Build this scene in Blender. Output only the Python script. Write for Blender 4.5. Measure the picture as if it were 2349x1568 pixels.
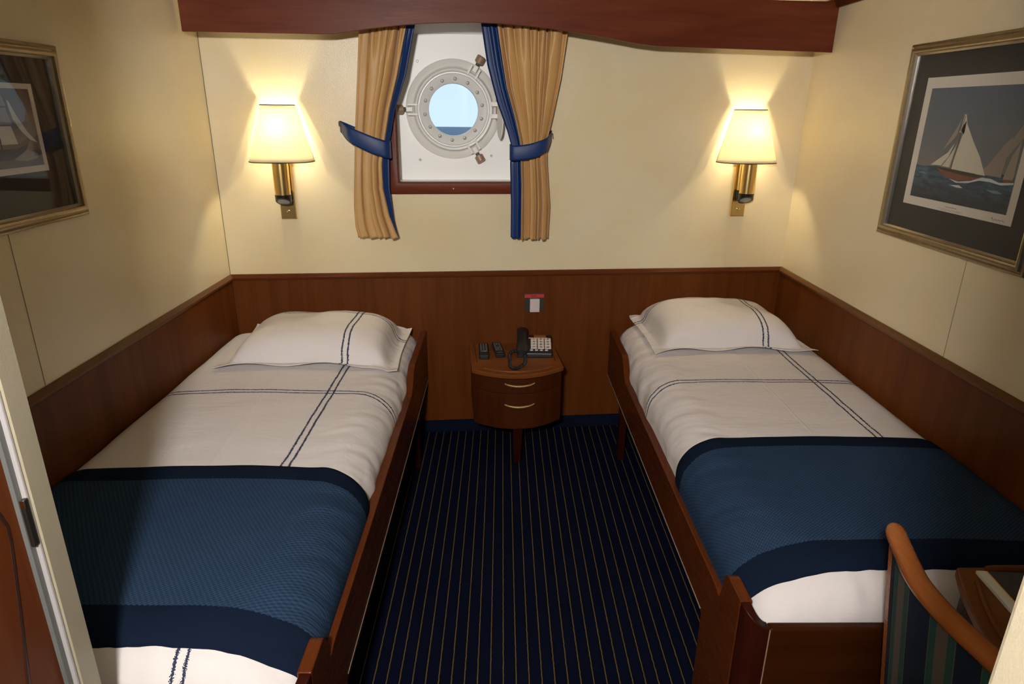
import bpy, bmesh, math, random
from mathutils import Vector, Matrix, noise
random.seed(4)
PI = math.pi
for o in list(bpy.data.objects): bpy.data.objects.remove(o)
SC = bpy.context.scene
COL = SC.collection

# ------------------------------------------------------------------ camera
cd = bpy.data.cameras.new('camera'); cam = bpy.data.objects.new('camera', cd); COL.objects.link(cam)
cd.sensor_width = 36.0; cd.lens = 36.0 * 1500.0 / 2349.0; cd.clip_start = 0.02; cd.clip_end = 6000
def nrm(v): return Vector(v).normalized()
Yc = nrm((1152 - 1174.5, -(252 - 784), -1500))
xn = 1132 - 1174.5
Dc = nrm((xn, -(xn * Yc.x - 1500 * Yc.z) / Yc.y, -1500))
Zc = -Dc; Xc = Yc.cross(Zc)
cam.matrix_world = Matrix.Translation((0, 0, 1.75)) @ Matrix((Xc, Yc, Zc)).to_4x4()
SC.camera = cam
# ------------------------------------------------------------------ look, world, lamps
SC.view_settings.view_transform = 'Standard'
SC.view_settings.look = 'None'
SC.view_settings.exposure = 0.95
SC.view_settings.gamma = 1.0
SC.view_settings.use_curve_mapping = False
w = bpy.data.worlds.new('sky'); SC.world = w; w.use_nodes = True
nt = w.node_tree; bg = nt.nodes['Background']
tc = nt.nodes.new('ShaderNodeTexCoord'); sx = nt.nodes.new('ShaderNodeSeparateXYZ'); cr = nt.nodes.new('ShaderNodeValToRGB')
nt.links.new(tc.outputs['Generated'], sx.inputs[0]); nt.links.new(sx.outputs['Z'], cr.inputs[0]); nt.links.new(cr.outputs[0], bg.inputs[0])
cr.color_ramp.elements[0].position = 0.0; cr.color_ramp.elements[0].color = (0.36, 0.47, 0.56, 1)
cr.color_ramp.elements[1].position = 0.35; cr.color_ramp.elements[1].color = (0.25, 0.40, 0.56, 1)
bg.inputs[1].default_value = 1.0
def lamp(name, kind, loc, power, col, size, rot=None, spread=None):
    l = bpy.data.lights.new(name, kind); l.energy = power; l.color = col
    if kind == 'AREA':
        l.shape = 'DISK'; l.size = size
        if spread: l.spread = spread
    else: l.shadow_soft_size = size
    o = bpy.data.objects.new(name, l); COL.objects.link(o); o.location = loc
    if rot: o.rotation_euler = rot
    return o
# daylight white ceiling lamp of the small entry behind the camera
lamp('entry_ceiling_light', 'AREA', (-0.25, -0.47, 2.20), 58, (1.0, 0.955, 0.915), 0.18, (math.radians(84), 0, 0))
SCONCE_W = 34.0; SCONCE_COL = (1.0, 0.80, 0.50)

# ------------------------------------------------------------------ node helpers
def sock(nt, n, s, v):
    if v is None: return
    if isinstance(v, (int, float)): n.inputs[s].default_value = v
    elif isinstance(v, tuple): n.inputs[s].default_value = v if len(v) == len(n.inputs[s].default_value) else (*v, 1)
    else: nt.links.new(v, n.inputs[s])
class NT:
    def __init__(s, name):
        s.m = bpy.data.materials.new(name); s.m.use_nodes = True; s.t = s.m.node_tree
        s.p = s.t.nodes['Principled BSDF']; s.out = s.t.nodes['Material Output']; s._o = None
    def n(s, k, **a):
        x = s.t.nodes.new(k)
        for q, v in a.items(): setattr(x, q, v)
        return x
    @property
    def obj(s):
        if s._o is None: s._o = s.n('ShaderNodeTexCoord').outputs['Object']
        return s._o
    def math(s, op, a, b=None, c=None, clamp=False):
        x = s.n('ShaderNodeMath', operation=op, use_clamp=clamp)
        for i, v in enumerate((a, b, c)):
            if v is not None: sock(s.t, x, i, v)
        return x.outputs[0]
    def xyz(s, v=None):
        x = s.n('ShaderNodeSeparateXYZ'); s.t.links.new(v or s.obj, x.inputs[0]); return x.outputs
    def map(s, sc, v=None, loc=(0, 0, 0), rot=(0, 0, 0)):
        x = s.n('ShaderNodeMapping'); s.t.links.new(v or s.obj, x.inputs[0])
        x.inputs['Scale'].default_value = sc; x.inputs['Location'].default_value = loc; x.inputs['Rotation'].default_value = rot
        return x.outputs[0]
    def noise(s, v, sc, det=3, rough=.5, dist=0):
        x = s.n('ShaderNodeTexNoise'); s.t.links.new(v, x.inputs['Vector']); x.inputs['Scale'].default_value = sc
        x.inputs['Detail'].default_value = det; x.inputs['Roughness'].default_value = rough; x.inputs['Distortion'].default_value = dist
        return x.outputs['Fac']
    def mix(s, f, a, b, mode='MIX'):
        x = s.n('ShaderNodeMix', data_type='RGBA', blend_type=mode)
        sock(s.t, x, 0, f); sock(s.t, x, 6, a); sock(s.t, x, 7, b); return x.outputs[2]
    def ramp(s, f, *e):
        x = s.n('ShaderNodeValToRGB'); s.t.links.new(f, x.inputs[0]); el = x.color_ramp.elements
        while len(el) < len(e): el.new(.5)
        for q, (p, c) in zip(el, e): q.position = p; q.color = (*c, 1)
        return x.outputs[0]
    def bump(s, h, st=.3, d=.01, nrm=None):
        x = s.n('ShaderNodeBump'); s.t.links.new(h, x.inputs['Height']); x.inputs['Strength'].default_value = st; x.inputs['Distance'].default_value = d
        if nrm is not None: s.t.links.new(nrm, x.inputs['Normal'])
        s.t.links.new(x.outputs[0], s.p.inputs['Normal']); return x.outputs[0]
    def set(s, **a):
        for k, v in a.items(): sock(s.t, s.p, k.replace('_', ' '), v)
        return s.m
def plain(name, col, rough=.5, metal=0, **a):
    m = NT(name); m.set(Base_Color=col, Roughness=rough, Metallic=metal, **a); return m.m

def wall_paint(name, col, col2, rough=.21, bp=.20):
    m = NT(name); a = m.noise(m.obj, 1.6, 4, .6); b = m.noise(m.obj, 330, 2, .6)
    c = m.ramp(a, (.36, col), (.64, col2))
    m.set(Base_Color=c, Roughness=rough, Specular_IOR_Level=.5); m.bump(b, bp, .004); return m.m
M_WALL = wall_paint('cream_wall_paint', (.74, .65, .455), (.73, .605, .365))
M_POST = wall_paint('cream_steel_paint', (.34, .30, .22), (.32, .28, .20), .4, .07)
M_CEIL = plain('ceiling_white', (.72, .68, .58), .6)
def wood(name, dark, light, axis='z', rough=.32, sc=1.0, contrast=1.0):
    m = NT(name); s = [24, 24, 24]; s['xyz'.index(axis)] = 1.3
    v = m.map(tuple(q * sc for q in s)); a = m.noise(v, 1.0, 5, .62, .6)
    s2 = [5, 5, 5]; s2['xyz'.index(axis)] = .35
    b = m.noise(m.map(tuple(q * sc for q in s2)), 1.0, 2, .5, .4)
    s3 = [190, 190, 190]; s3['xyz'.index(axis)] = 7
    f = m.noise(m.map(tuple(q * sc for q in s3)), 1.0, 3, .6)
    k = m.math('ADD', m.math('MULTIPLY', a, .5), m.math('ADD', m.math('MULTIPLY', b, .44), m.math('MULTIPLY', f, .06)))
    c = m.ramp(k, (.5 - .16 / contrast, dark), (.5 + .16 / contrast, light))
    m.set(Base_Color=c, Roughness=m.math('ADD', m.math('MULTIPLY', f, .12), rough - .05), Specular_IOR_Level=.14)
    m.bump(f, .08, .002); return m.m
M_WAINZ = wood('mahogany_panel', (.078, .0180, .0024), (.140, .0395, .0062), 'z', .42)
M_WOODX = wood('mahogany_pelmet', (.098, .0195, .0085), (.160, .038, .015), 'x', .38, contrast=1.4)
M_WOODY = wood('mahogany_rail', (.070, .0140, .0028), (.120, .029, .0062), 'y', .27, contrast=.42)
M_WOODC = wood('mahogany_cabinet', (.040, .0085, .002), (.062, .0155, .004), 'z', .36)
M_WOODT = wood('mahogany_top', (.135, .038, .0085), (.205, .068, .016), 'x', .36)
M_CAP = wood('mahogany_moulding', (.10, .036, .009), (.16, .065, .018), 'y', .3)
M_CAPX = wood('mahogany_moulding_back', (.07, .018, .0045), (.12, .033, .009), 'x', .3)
M_DARKW = wood('dark_corner_wood', (.018, .003, .0015), (.032, .0055, .0025), 'z', .28)
M_FOOTB = wood('shadowed_footboard_wood', (.030, .0070, .0012), (.052, .0135, .0030), 'x', .32)  # mahogany toned down: the shadow on the footboard front is put into the colour
M_CHAIRW = wood('chair_wood', (.22, .065, .015), (.38, .125, .032), 'y', .25)
M_DOORW = wood('door_veneer', (.070, .016, .0035), (.125, .032, .0075), 'z', .4)
M_BRASS = plain('polished_brass', (.83, .60, .24), .24, 1)
M_HANDLE = plain('brass_handle', (.95, .74, .34), .36, .85)
M_BRASS2 = plain('satin_brass', (.72, .55, .24), .28, 1)
M_CHROME = plain('chrome', (.75, .75, .75), .12, 1)
M_BLACK = plain('black_plastic', (.012, .012, .013), .38)
M_BLACKG = plain('black_rubber_gloss', (.008, .008, .008), .3)
M_WHITE = plain('white_niche_paint', (.96, .955, .93), .4)
M_RING = None
def ringmat():
    m = NT('worn_white_casting'); a = m.noise(m.obj, 9, 5, .7); b = m.noise(m.obj, 60, 3, .6)
    c = m.ramp(a, (.25, (.72, .70, .64)), (.42, (.86, .84, .79)))
    m.set(Base_Color=c, Roughness=.4); m.bump(b, .3, .003); return m.m
M_RING = ringmat()
M_BEZEL = plain('bezel_grey_paint', (.80, .80, .77), .35)
M_SCREW = plain('screw_metal', (.42, .41, .38), .4, .3)
M_BRONZE = plain('worn_bronze', (.42, .27, .18), .45, .35)
M_VERD = plain('greenish_bolt', (.10, .12, .10), .5, .5)
M_DUVH = None
def emb(name, lines, wrinkle=1.0, creases=()):
    """white cotton with double dark embroidered lines; lines: (axis, pos)"""
    m = NT(name); X, Y, Z = m.xyz(); tot = None
    sp = m.noise(m.obj, 330, 1, .5)
    wd = m.math('ADD', m.math('MULTIPLY', m.math('POWER', m.math('SUBTRACT', m.math('MULTIPLY', sp, 2.0), .62, clamp=True), 1.3), .0075), .0014)
    wob = m.math('MULTIPLY', m.math('SUBTRACT', m.noise(m.obj, 9, 2), .5), .010)
    for ax, pos in lines:
        c = X if ax == 'x' else Y
        e = m.math('ABSOLUTE', m.math('SUBTRACT', m.math('ABSOLUTE', m.math('ADD', m.math('SUBTRACT', c, pos), wob)), .0125))
        k = m.math('LESS_THAN', e, wd)
        tot = k if tot is None else m.math('MAXIMUM', tot, k)
    col = m.mix(tot, (.72, .672, .662), (.028, .036, .075))
    m.set(Base_Color=col, Roughness=.85, Specular_IOR_Level=.15)
    a = m.noise(m.map((5, 14, 9), rot=(0, 0, .4)), 1.0, 4, .6, 1.2)
    b = m.noise(m.map((22, 9, 14), rot=(0, 0, -.3)), 1.0, 3, .6, .8)
    h = m.math('ADD', m.math('MULTIPLY', a, 1.1), m.math('MULTIPLY', b, .5))
    for ax, pos, sl in creases:
        c = m.math('ADD', m.math('SUBTRACT', X, pos), m.math('MULTIPLY', Y, sl))
        r = m.math('SUBTRACT', 1.0, m.math('MULTIPLY', m.math('ABSOLUTE', m.math('ADD', c, m.math('MULTIPLY', wob, 1.2))), 160), clamp=True)
        h = m.math('ADD', h, m.math('MULTIPLY', r, .55))
    m.bump(h, .16 * wrinkle, .012); return m.m
def blanket_mat(name, y_lo, y_hi, b_lo, b_hi):
    m = NT(name); X, Y, Z = m.xyz()
    row = m.math('MULTIPLY', Y, 1 / .0062); fr = m.math('SINE', m.math('MULTIPLY', row, 2 * PI))
    ux = m.math('SINE', m.math('ADD', m.math('MULTIPLY', m.math('ADD', X, m.math('MULTIPLY', Z, .8)), 2 * PI / .013), m.math('MULTIPLY', m.math('FLOOR', row), 2.1)))
    wv = m.math('ADD', m.math('MULTIPLY', m.math('MULTIPLY', fr, ux), .5), .5)
    mid = m.mix(wv, (.0095, .022, .053), (.036, .065, .120))
    jag = m.math('MULTIPLY', m.math('SINE', m.math('MULTIPLY', X, 2 * PI / .012)), .0012)
    yy = m.math('ADD', Y, jag)
    inb = m.math('MULTIPLY', m.math('GREATER_THAN', yy, y_lo + b_lo), m.math('LESS_THAN', yy, y_hi - b_hi))
    fz = m.noise(m.obj, 420, 2)
    navy = m.mix(fz, (.0045, .0085, .020), (.008, .0145, .032))
    m.set(Base_Color=m.mix(inb, navy, mid), Roughness=.95, Specular_IOR_Level=.03)
    m.bump(m.math('ADD', m.math('MULTIPLY', m.math('MULTIPLY', wv, inb), .6), m.math('MULTIPLY', fz, .4)), .4, .0025); return m.m
def carpet_mat():
    m = NT('striped_carpet'); X, Y, Z = m.xyz()
    wob = m.math('MULTIPLY', m.math('SUBTRACT', m.noise(m.map((60, 60, 60)), 1, 3), .5), .0042)
    k = m.math('DIVIDE', m.math('ADD', m.math('SUBTRACT', X, .0115 - 40 * .04215), wob), .04215)
    f = m.math('ABSOLUTE', m.math('SUBTRACT', m.math('FRACT', m.math('ADD', k, .5)), .5))
    line = m.math('SUBTRACT', 1.0, m.math('MULTIPLY', m.math('SUBTRACT', f, .022), 30), clamp=True)
    nz = m.noise(m.obj, 500, 2, .6)
    base = m.mix(nz, (.0012, .0022, .0090), (.0034, .0055, .019))
    gold = m.mix(nz, (.085, .056, .010), (.19, .125, .028))
    m.set(Base_Color=m.mix(line, base, gold), Roughness=1.0, Specular_IOR_Level=.05)
    m.bump(nz, .5, .003); return m.m
M_CARPET = carpet_mat()
M_SKIRT = NT('navy_carpet_skirting'); _n = M_SKIRT.noise(M_SKIRT.obj, 400, 2); M_SKIRT.set(Base_Color=M_SKIRT.mix(_n, (.003, .006, .016), (.006, .010, .024)), Roughness=1.0, Specular_IOR_Level=.05); M_SKIRT = M_SKIRT.m
def satin(name, c1, c2, rough=.42, sheen=.25):
    m = NT(name); a = m.noise(m.map((900, 900, 120)), 1, 2)
    m.set(Base_Color=m.mix(a, c1, c2), Roughness=rough, Specular_IOR_Level=.45, Sheen_Weight=sheen, Sheen_Roughness=.4)
    m.bump(a, .1, .001); return m.m
M_GOLD = satin('gold_satin', (.52, .295, .105), (.60, .355, .135), .5, .15)
M_BLUE = satin('royal_blue_satin', (.001, .022, .11), (.002, .030, .14), .48, .03)
def glass_mat(name, rough, bump=0, strength=1.0, tint=(1, 1, 1)):
    m = NT(name); t = m.t; tr = m.n('ShaderNodeBsdfTransparent'); gl = m.n('ShaderNodeBsdfGlossy'); fr = m.n('ShaderNodeLayerWeight'); mx = m.n('ShaderNodeMixShader')
    tr.inputs[0].default_value = (*tint, 1); gl.inputs['Roughness'].default_value = rough; fr.inputs[0].default_value = .5
    t.links.new(m.math('MULTIPLY', m.math('ADD', m.math('MULTIPLY', m.math('POWER', fr.outputs['Facing'], 5.0), .95), .045), strength, clamp=True), mx.inputs[0]); t.links.new(tr.outputs[0], mx.inputs[1]); t.links.new(gl.outputs[0], mx.inputs[2]); t.links.new(mx.outputs[0], m.out.inputs[0])
    if bump:
        b = m.n('ShaderNodeBump'); b.inputs['Strength'].default_value = bump; b.inputs['Distance'].default_value = .002
        t.links.new(m.noise(m.obj, 170, 2), b.inputs['Height']); t.links.new(b.outputs[0], gl.inputs['Normal'])
    return m.m
M_GLASS = glass_mat('porthole_glass', .0, 0, .3)
M_PGLASS = glass_mat('picture_glass', .02, 0, .55)
M_PGLASS2 = glass_mat('textured_picture_glass', .14, .35, .4)
def frame_metal():
    m = NT('aged_gilt_frame'); n = m.noise(m.map((60, 60, 60)), 1, 4, .7)
    m.set(Base_Color=m.mix(n, (.30, .22, .11), (.52, .43, .26)), Roughness=.3, Metallic=.85); return m.m
M_FRAME = frame_metal()
M_FRAMEI = plain('silver_frame_lip', (.55, .50, .44), .25, .9)
M_MATB = plain('charcoal_mount_card', (.010, .0095, .0095), .8)
M_PAPER = plain('print_paper', (.62, .58, .52), .8)
M_SHADE = None
def shade_mat():
    m = NT('cream_lamp_shade'); t = m.t; d = m.n('ShaderNodeBsdfDiffuse'); r = m.n('ShaderNodeBsdfTranslucent'); mx = m.n('ShaderNodeMixShader')
    d.inputs[0].default_value = (.86, .81, .68, 1); r.inputs[0].default_value = (.96, .92, .78, 1); mx.inputs[0].default_value = .58
    t.links.new(d.outputs[0], mx.inputs[1]); t.links.new(r.outputs[0], mx.inputs[2]); t.links.new(mx.outputs[0], m.out.inputs[0]); return m.m
M_SHADE = shade_mat()
M_TRIM = plain('shade_trim', (.035, .04, .04), .6)

# ------------------------------------------------------------------ geometry helpers
def fin(name, bm, mat, parent=None, loc=(0, 0, 0), smooth=False, local=False, solid=0, bevel=0, auto=35, sub=0):
    me = bpy.data.meshes.new(name)
    L = Vector(loc)
    if parent is not None and not local:
        L = Vector(parent.get('_L', (0, 0, 0)))
    if not local: bmesh.ops.translate(bm, verts=bm.verts, vec=-L)
    bmesh.ops.recalc_face_normals(bm, faces=bm.faces)
    bm.to_mesh(me); bm.free()
    mats = mat if isinstance(mat, (list, tuple)) else [mat]
    for q in mats: me.materials.append(q)
    if smooth:
        for p in me.polygons: p.use_smooth = True
        if auto: 
            try: me.set_sharp_from_angle(angle=math.radians(auto))
            except Exception: pass
    o = bpy.data.objects.new(name, me); COL.objects.link(o)
    if parent is not None:
        o.parent = parent
        if local: o.location = loc
        o['_L'] = tuple(L) if not local else (0, 0, 0)
    else: o.location = loc; o['_L'] = tuple(L)
    if solid:
        s = o.modifiers.new('thick', 'SOLIDIFY'); s.thickness = solid; s.offset = 0
    if bevel:
        b = o.modifiers.new('bevel', 'BEVEL'); b.width = bevel; b.segments = 3; b.limit_method = 'ANGLE'; b.angle_limit = math.radians(40)
    if sub:
        s = o.modifiers.new('sub', 'SUBSURF'); s.levels = sub; s.render_levels = sub
    return o
def thing(name, label, cat, loc=(0, 0, 0), rotz=0, group=None):
    o = bpy.data.objects.new(name, None); COL.objects.link(o); o.location = loc; o.rotation_euler = (0, 0, rotz)
    o.empty_display_size = .1; o['label'] = label; o['category'] = cat; o['_L'] = tuple(loc)
    if group: o['group'] = group
    return o
def tag(o, label, cat, group=None):
    o['label'] = label; o['category'] = cat
    if group: o['group'] = group
    return o
def struct(o, label=None):
    o['kind'] = 'structure'
    if label: o['label'] = label
    return o
def B(): return bmesh.new()
def box(bm, a, b, f=None):
    """axis box from corner a to corner b, optional mapping function f"""
    (x0, y0, z0), (x1, y1, z1) = a, b
    P = [(x, y, z) for x in (x0, x1) for y in (y0, y1) for z in (z0, z1)]
    v = [bm.verts.new(f(*p) if f else p) for p in P]
    for q in ((0, 1, 3, 2), (4, 6, 7, 5), (0, 4, 5, 1), (2, 3, 7, 6), (0, 2, 6, 4), (1, 5, 7, 3)): bm.faces.new([v[i] for i in q])
    return v
def prism(bm, pts, vec, f=None):
    """extrude polygon pts (3D) along vec"""
    a = [Vector(p) for p in pts]; b = [p + Vector(vec) for p in a]
    if f: a = [Vector(f(*p)) for p in a]; b = [Vector(f(*p)) for p in b]
    va = [bm.verts.new(p) for p in a]; vb = [bm.verts.new(p) for p in b]; n = len(a)
    bm.faces.new(va); bm.faces.new(vb[::-1])
    for i in range(n): bm.faces.new([va[i], va[(i + 1) % n], vb[(i + 1) % n], vb[i]])
def grid(bm, F, nu, nv, closed_u=False):
    V = [[bm.verts.new(F(i / nu, j / nv)) for j in range(nv + 1)] for i in range(nu + (0 if closed_u else 1))]
    m = nu
    for i in range(m):
        for j in range(nv):
            a = V[i]; b = V[(i + 1) % len(V)]
            bm.faces.new([a[j], b[j], b[j + 1], a[j + 1]])
    return V
def tube(bm, path, r, n=12, cap=True, up=None):
    """sweep circle (or per point radius / (rx,ry)) along path"""
    P = [Vector(p) for p in path]; rings = []; prev = None
    for i, p in enumerate(P):
        t = (P[min(i + 1, len(P) - 1)] - P[max(i - 1, 0)]).normalized()
        if prev is None:
            u = Vector(up) if up else (Vector((0, 0, 1)) if abs(t.z) < .9 else Vector((1, 0, 0)))
        else: u = prev
        u = (u - t * u.dot(t)).normalized(); prev = u; s = t.cross(u)
        rr = r[i] if isinstance(r, list) else r
        ru, rs = rr if isinstance(rr, tuple) else (rr, rr)
        rings.append([bm.verts.new(p + u * ru * math.cos(2 * PI * k / n) + s * rs * math.sin(2 * PI * k / n)) for k in range(n)])
    for a, b in zip(rings, rings[1:]):
        for k in range(n): bm.faces.new([a[k], a[(k + 1) % n], b[(k + 1) % n], b[k]])
    if cap: bm.faces.new(rings[0][::-1]); bm.faces.new(rings[-1])
def lathe(bm, prof, f, n=48):
    """profile (r, h) revolved; f(a, b, h) maps plane coordinates a,b and height h to 3D"""
    R = []
    for r, h in prof:
        if r < 1e-6: R.append([bm.verts.new(f(0, 0, h))])
        else: R.append([bm.verts.new(f(r * math.cos(2 * PI * k / n), r * math.sin(2 * PI * k / n), h)) for k in range(n)])
    for a, b in zip(R, R[1:]):
        for k in range(n):
            k2 = (k + 1) % n
            q = [a[k % len(a)]] + ([a[k2]] if len(a) > 1 else []) + ([b[k2]] if len(b) > 1 else []) + [b[k % len(b)]]
            if len(q) > 2: bm.faces.new(q)
def sweep_rect(bm, prof, a0, a1, b0, b1, f):
    """picture frame: mitred sweep of profile [(inset, height)] round rectangle (a0..a1, b0..b1); f(a,b,h)"""
    cs = [(a0, b0, 1, 1), (a1, b0, -1, 1), (a1, b1, -1, -1), (a0, b1, 1, -1)]
    R = [[bm.verts.new(f(a + sa * d, b + sb * d, h)) for d, h in prof] for a, b, sa, sb in cs]
    n = len(prof)
    for i in range(4):
        p, q = R[i], R[(i + 1) % 4]
        for k in range(n): bm.faces.new([p[k], p[(k + 1) % n], q[(k + 1) % n], q[k]])
def text_bm(s, size, depth=.0004, align='CENTER'):
    cu = bpy.data.curves.new('t', 'FONT'); cu.body = s; cu.size = size; cu.extrude = depth; cu.align_x = align; cu.align_y = 'CENTER'
    o = bpy.data.objects.new('t', cu); COL.objects.link(o); bpy.context.view_layer.update()
    me = bpy.data.meshes.new_from_object(o.evaluated_get(bpy.context.evaluated_depsgraph_get()))
    bm = bmesh.new(); bm.from_mesh(me); bpy.data.objects.remove(o); bpy.data.curves.remove(cu); bpy.data.meshes.remove(me); return bm
def xform(bm, f):
    for v in bm.verts: v.co = Vector(f(*v.co))
    return bm
def smooth01(t): t = max(0, min(1, t)); return t * t * (3 - 2 * t)
def interp(t, pts):
    if t <= pts[0][0]: return pts[0][1]
    for (a, va), (b, vb) in zip(pts, pts[1:]):
        if t <= b: k = (t - a) / (b - a); return va + (vb - va) * k
    return pts[-1][1]

XL, XR = -1.395, 1.567; ZC = 2.25; ZW = .94
NX, NY = -.0877, .9961
def yw(x): return 3.43 + .088 * x
def W(x, off, z):
    """point on the slanted outer (back) wall; off > 0 lies outside the cabin"""
    return (x + off * NX, yw(x) + off * NY, z)

# ------------------------------------------------------------------ shell
bm = B(); box(bm, (-1.5, -1.4, -.05), (1.7, 3.75, 0)); struct(fin('floor', bm, M_CARPET), 'navy carpet with thin gold stripes')
bm = B(); box(bm, (-1.5, -1.4, ZC), (1.7, 3.75, ZC + .05)); struct(fin('ceiling', bm, M_CEIL))
U0, U1, ZN0, ZN1 = -.543, .085, 1.40, 2.20
bm = B()
for a, b, c, d in ((-1.46, U0, 0, ZC), (U1, 1.63, 0, ZC), (U0, U1, 0, ZN0), (U0, U1, ZN1, ZC)): box(bm, (a, 0, c), (b, .04, d), W)
struct(fin('wall_back', bm, M_WALL), 'slanted cream outer wall with porthole recess')
bm = B(); box(bm, (XL - .05, .95, 0), (XL, 3.42, ZC))
for y in (1.863,): pass
struct(fin('wall_left', bm, M_WALL))
bm = B(); box(bm, (XR, .1, 0), (XR + .05, 3.62, ZC)); struct(fin('wall_right', bm, M_WALL))
# panel joints on the side walls and the back wall corner
for x, y, s in ((XL, 1.863, 1), (XR, 2.145, -1)):
    bm = B(); box(bm, (x, y - .0011, ZW), (x + s * .0012, y + .0011, 2.21)); 
    struct(fin('trim_%d' % (1 if s > 0 else 2), bm, plain('joint_line', (.33, .27, .18), .6)), 'thin panel joint line in the wall')
bm = B(); box(bm, (XL + .0005, yw(XL) - .0028, ZW), (XL + .0016, yw(XL) - .001, 2.2)); struct(fin('trim_3', bm, plain('corner_gap', (.10, .08, .05), .7)), 'dark corner joint beside the left sconce')
# entry walls
bm = B(); box(bm, (XL - .05, .957, 0), (-.784, 1.0, ZC)); struct(fin('wall_front_left', bm, M_POST))
bm = B(); box(bm, (.244, -1.3, 0), (.30, .25, ZC)); box(bm, (.30, .19, 0), (XR + .05, .25, ZC)); struct(fin('wall_front_right', bm, M_POST, bevel=.004))
bm = B(); box(bm, (-.88, -1.35, 0), (.30, -1.3, ZC)); struct(fin('wall_entry', bm, M_POST))
bm = B(); box(bm, (-.88, -1.3, 0), (-.776, .20, ZC)); box(bm, (-.88, .20, 2.02), (-.784, .957, ZC)); struct(fin('wall_side', bm, M_POST))
# door in the entry's left side: grey steel edge with strike plate, veneer leaf with inlay
dr = bpy.data.objects.new('door_1', None); COL.objects.link(dr); dr.location = (-.80, .56, 0); dr['_L'] = (-.80, .56, 0); struct(dr, 'wooden door with dark curved inlay behind the cream post')
bm = B(); box(bm, (-.86, .949, 0), (-.788, .957, 2.02)); fin('door_edge', bm, plain('door_edge_paint', (.36, .34, .34), .35), dr, bevel=.003)
bm = B(); box(bm, (-.86, .938, 0), (-.795, .9495, 2.02)); fin('door_stop', bm, plain('grey_rubber', (.12, .125, .12), .5), dr)
bm = B(); box(bm, (-.86, .20, .01), (-.803, .938, 2.02)); leaf = fin('door_leaf', bm, M_DOORW, dr)
bm = B(); pts = [(1.24, .862), (1.19, .884), (1.128, .907), (1.104, .914), (1.072, .912), (.957, .892), (.825, .868), (.6, .838), (.3, .815)]
tube(bm, [(-.8025, y, z) for z, y in pts], (.0012, .0035), 8); fin('inlay', bm, plain('dark_inlay', (.03, .010, .005), .4), leaf)
bm = B(); box(bm, (-.794, .938, 1.045), (-.7865, .951, 1.135)); sp = fin('strike_plate', bm, plain('dark_steel', (.10, .09, .08), .35, .9), dr, bevel=.002)
bm = B(); box(bm, (-.7925, .9375, 1.120), (-.785, .9405, 1.136)); fin('latch_pin', bm, M_CHROME, sp, bevel=.001)

# wainscot
cap = [(0, 0), (.016, 0), (.020, .006), (.020, .014), (.015, .019), (.012, .024), (.008, .028), (0, .029)]
def wains(n, a, b, fpt, mat, cmat, label):
    """a..b along wall, fpt(along, into_room, z)"""
    bm = B(); box(bm, (a, 0, 0), (b, .009, ZW - .004), fpt); p = struct(fin(n, bm, mat), label)
    bm = B(); va = [bm.verts.new(fpt(a, d, ZW - .029 + h)) for d, h in cap]; vb = [bm.verts.new(fpt(b, d, ZW - .029 + h)) for d, h in cap]; k = len(cap)
    for i in range(k): bm.faces.new([va[i], va[(i + 1) % k], vb[(i + 1) % k], vb[i]])
    bm.faces.new(va); bm.faces.new(vb[::-1]); fin('moulding', bm, cmat, p, smooth=True)
    return p
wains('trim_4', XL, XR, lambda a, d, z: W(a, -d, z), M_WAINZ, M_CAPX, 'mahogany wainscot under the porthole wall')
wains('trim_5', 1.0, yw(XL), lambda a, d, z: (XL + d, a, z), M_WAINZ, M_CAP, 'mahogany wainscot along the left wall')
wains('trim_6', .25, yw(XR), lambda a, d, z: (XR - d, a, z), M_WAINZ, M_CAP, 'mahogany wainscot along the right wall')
bm = B(); box(bm, (XL + .01, -.016, 0), (XR - .01, -.009, .072), W); struct(fin('baseboard_back', bm, M_SKIRT), 'navy carpet skirting')
bm = B(); box(bm, (.118, -.0096, .075), (.1195, -.0088, ZW - .03), W); struct(fin('trim_7', bm, plain('panel_seam', (.11, .042, .012), .4)), 'fine vertical seam in the wainscot')
bm = B(); prism(bm, [(XR, .25, 2.213), (XR - .012, .25, 2.213), (XR - .020, .25, 2.222), (XR - .024, .25, 2.24), (XR - .03, .25, ZC), (XR, .25, ZC)], (0, 3.3, 0)); struct(fin('trim_8', bm, M_WOODY, smooth=True), 'wooden crown moulding on the right wall')

# ------------------------------------------------------------------ porthole recess (window_1)
win = bpy.data.objects.new('window_1', None); COL.objects.link(win); LW = W(-.245, .15, 1.40); win.location = LW; win['_L'] = LW
struct(win, 'round brass-bolted porthole in a white recess')
D0 = .15; PC, PZ = -.249 + .013, 1.748   # porthole centre on the plate (x measured along W)
def PW(a, b, h): return W(PC + a * NY, D0 - h, PZ + b)
bm = B()      # niche lining
T = .012
box(bm, (U0 - .03, .041, 1.385), (U1 + .03, D0 + .02, ZN0), W)                # sill
for a, b in ((U0 - .03, U0), (U1, U1 + .03)): box(bm, (a, .041, ZN0), (b, D0 + .02, 2.21), W)
prism(bm, [(U0, 0, 2.20), (U0, .07, 2.17), (U0, D0 + .02, 2.083), (U0, D0 + .02, 2.23), (U0, 0, 2.23)], (U1 - U0, 0, 0), W)
fin('recess_lining', bm, M_WHITE, win)
bm = B(); n = 64; hr = .165        # hull plate with a round hole
a0, a1, b0, b1 = U0 - PC - .02, U1 - PC + .02, 1.39 - PZ, 2.12 - PZ
inn, outr = [], []
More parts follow.
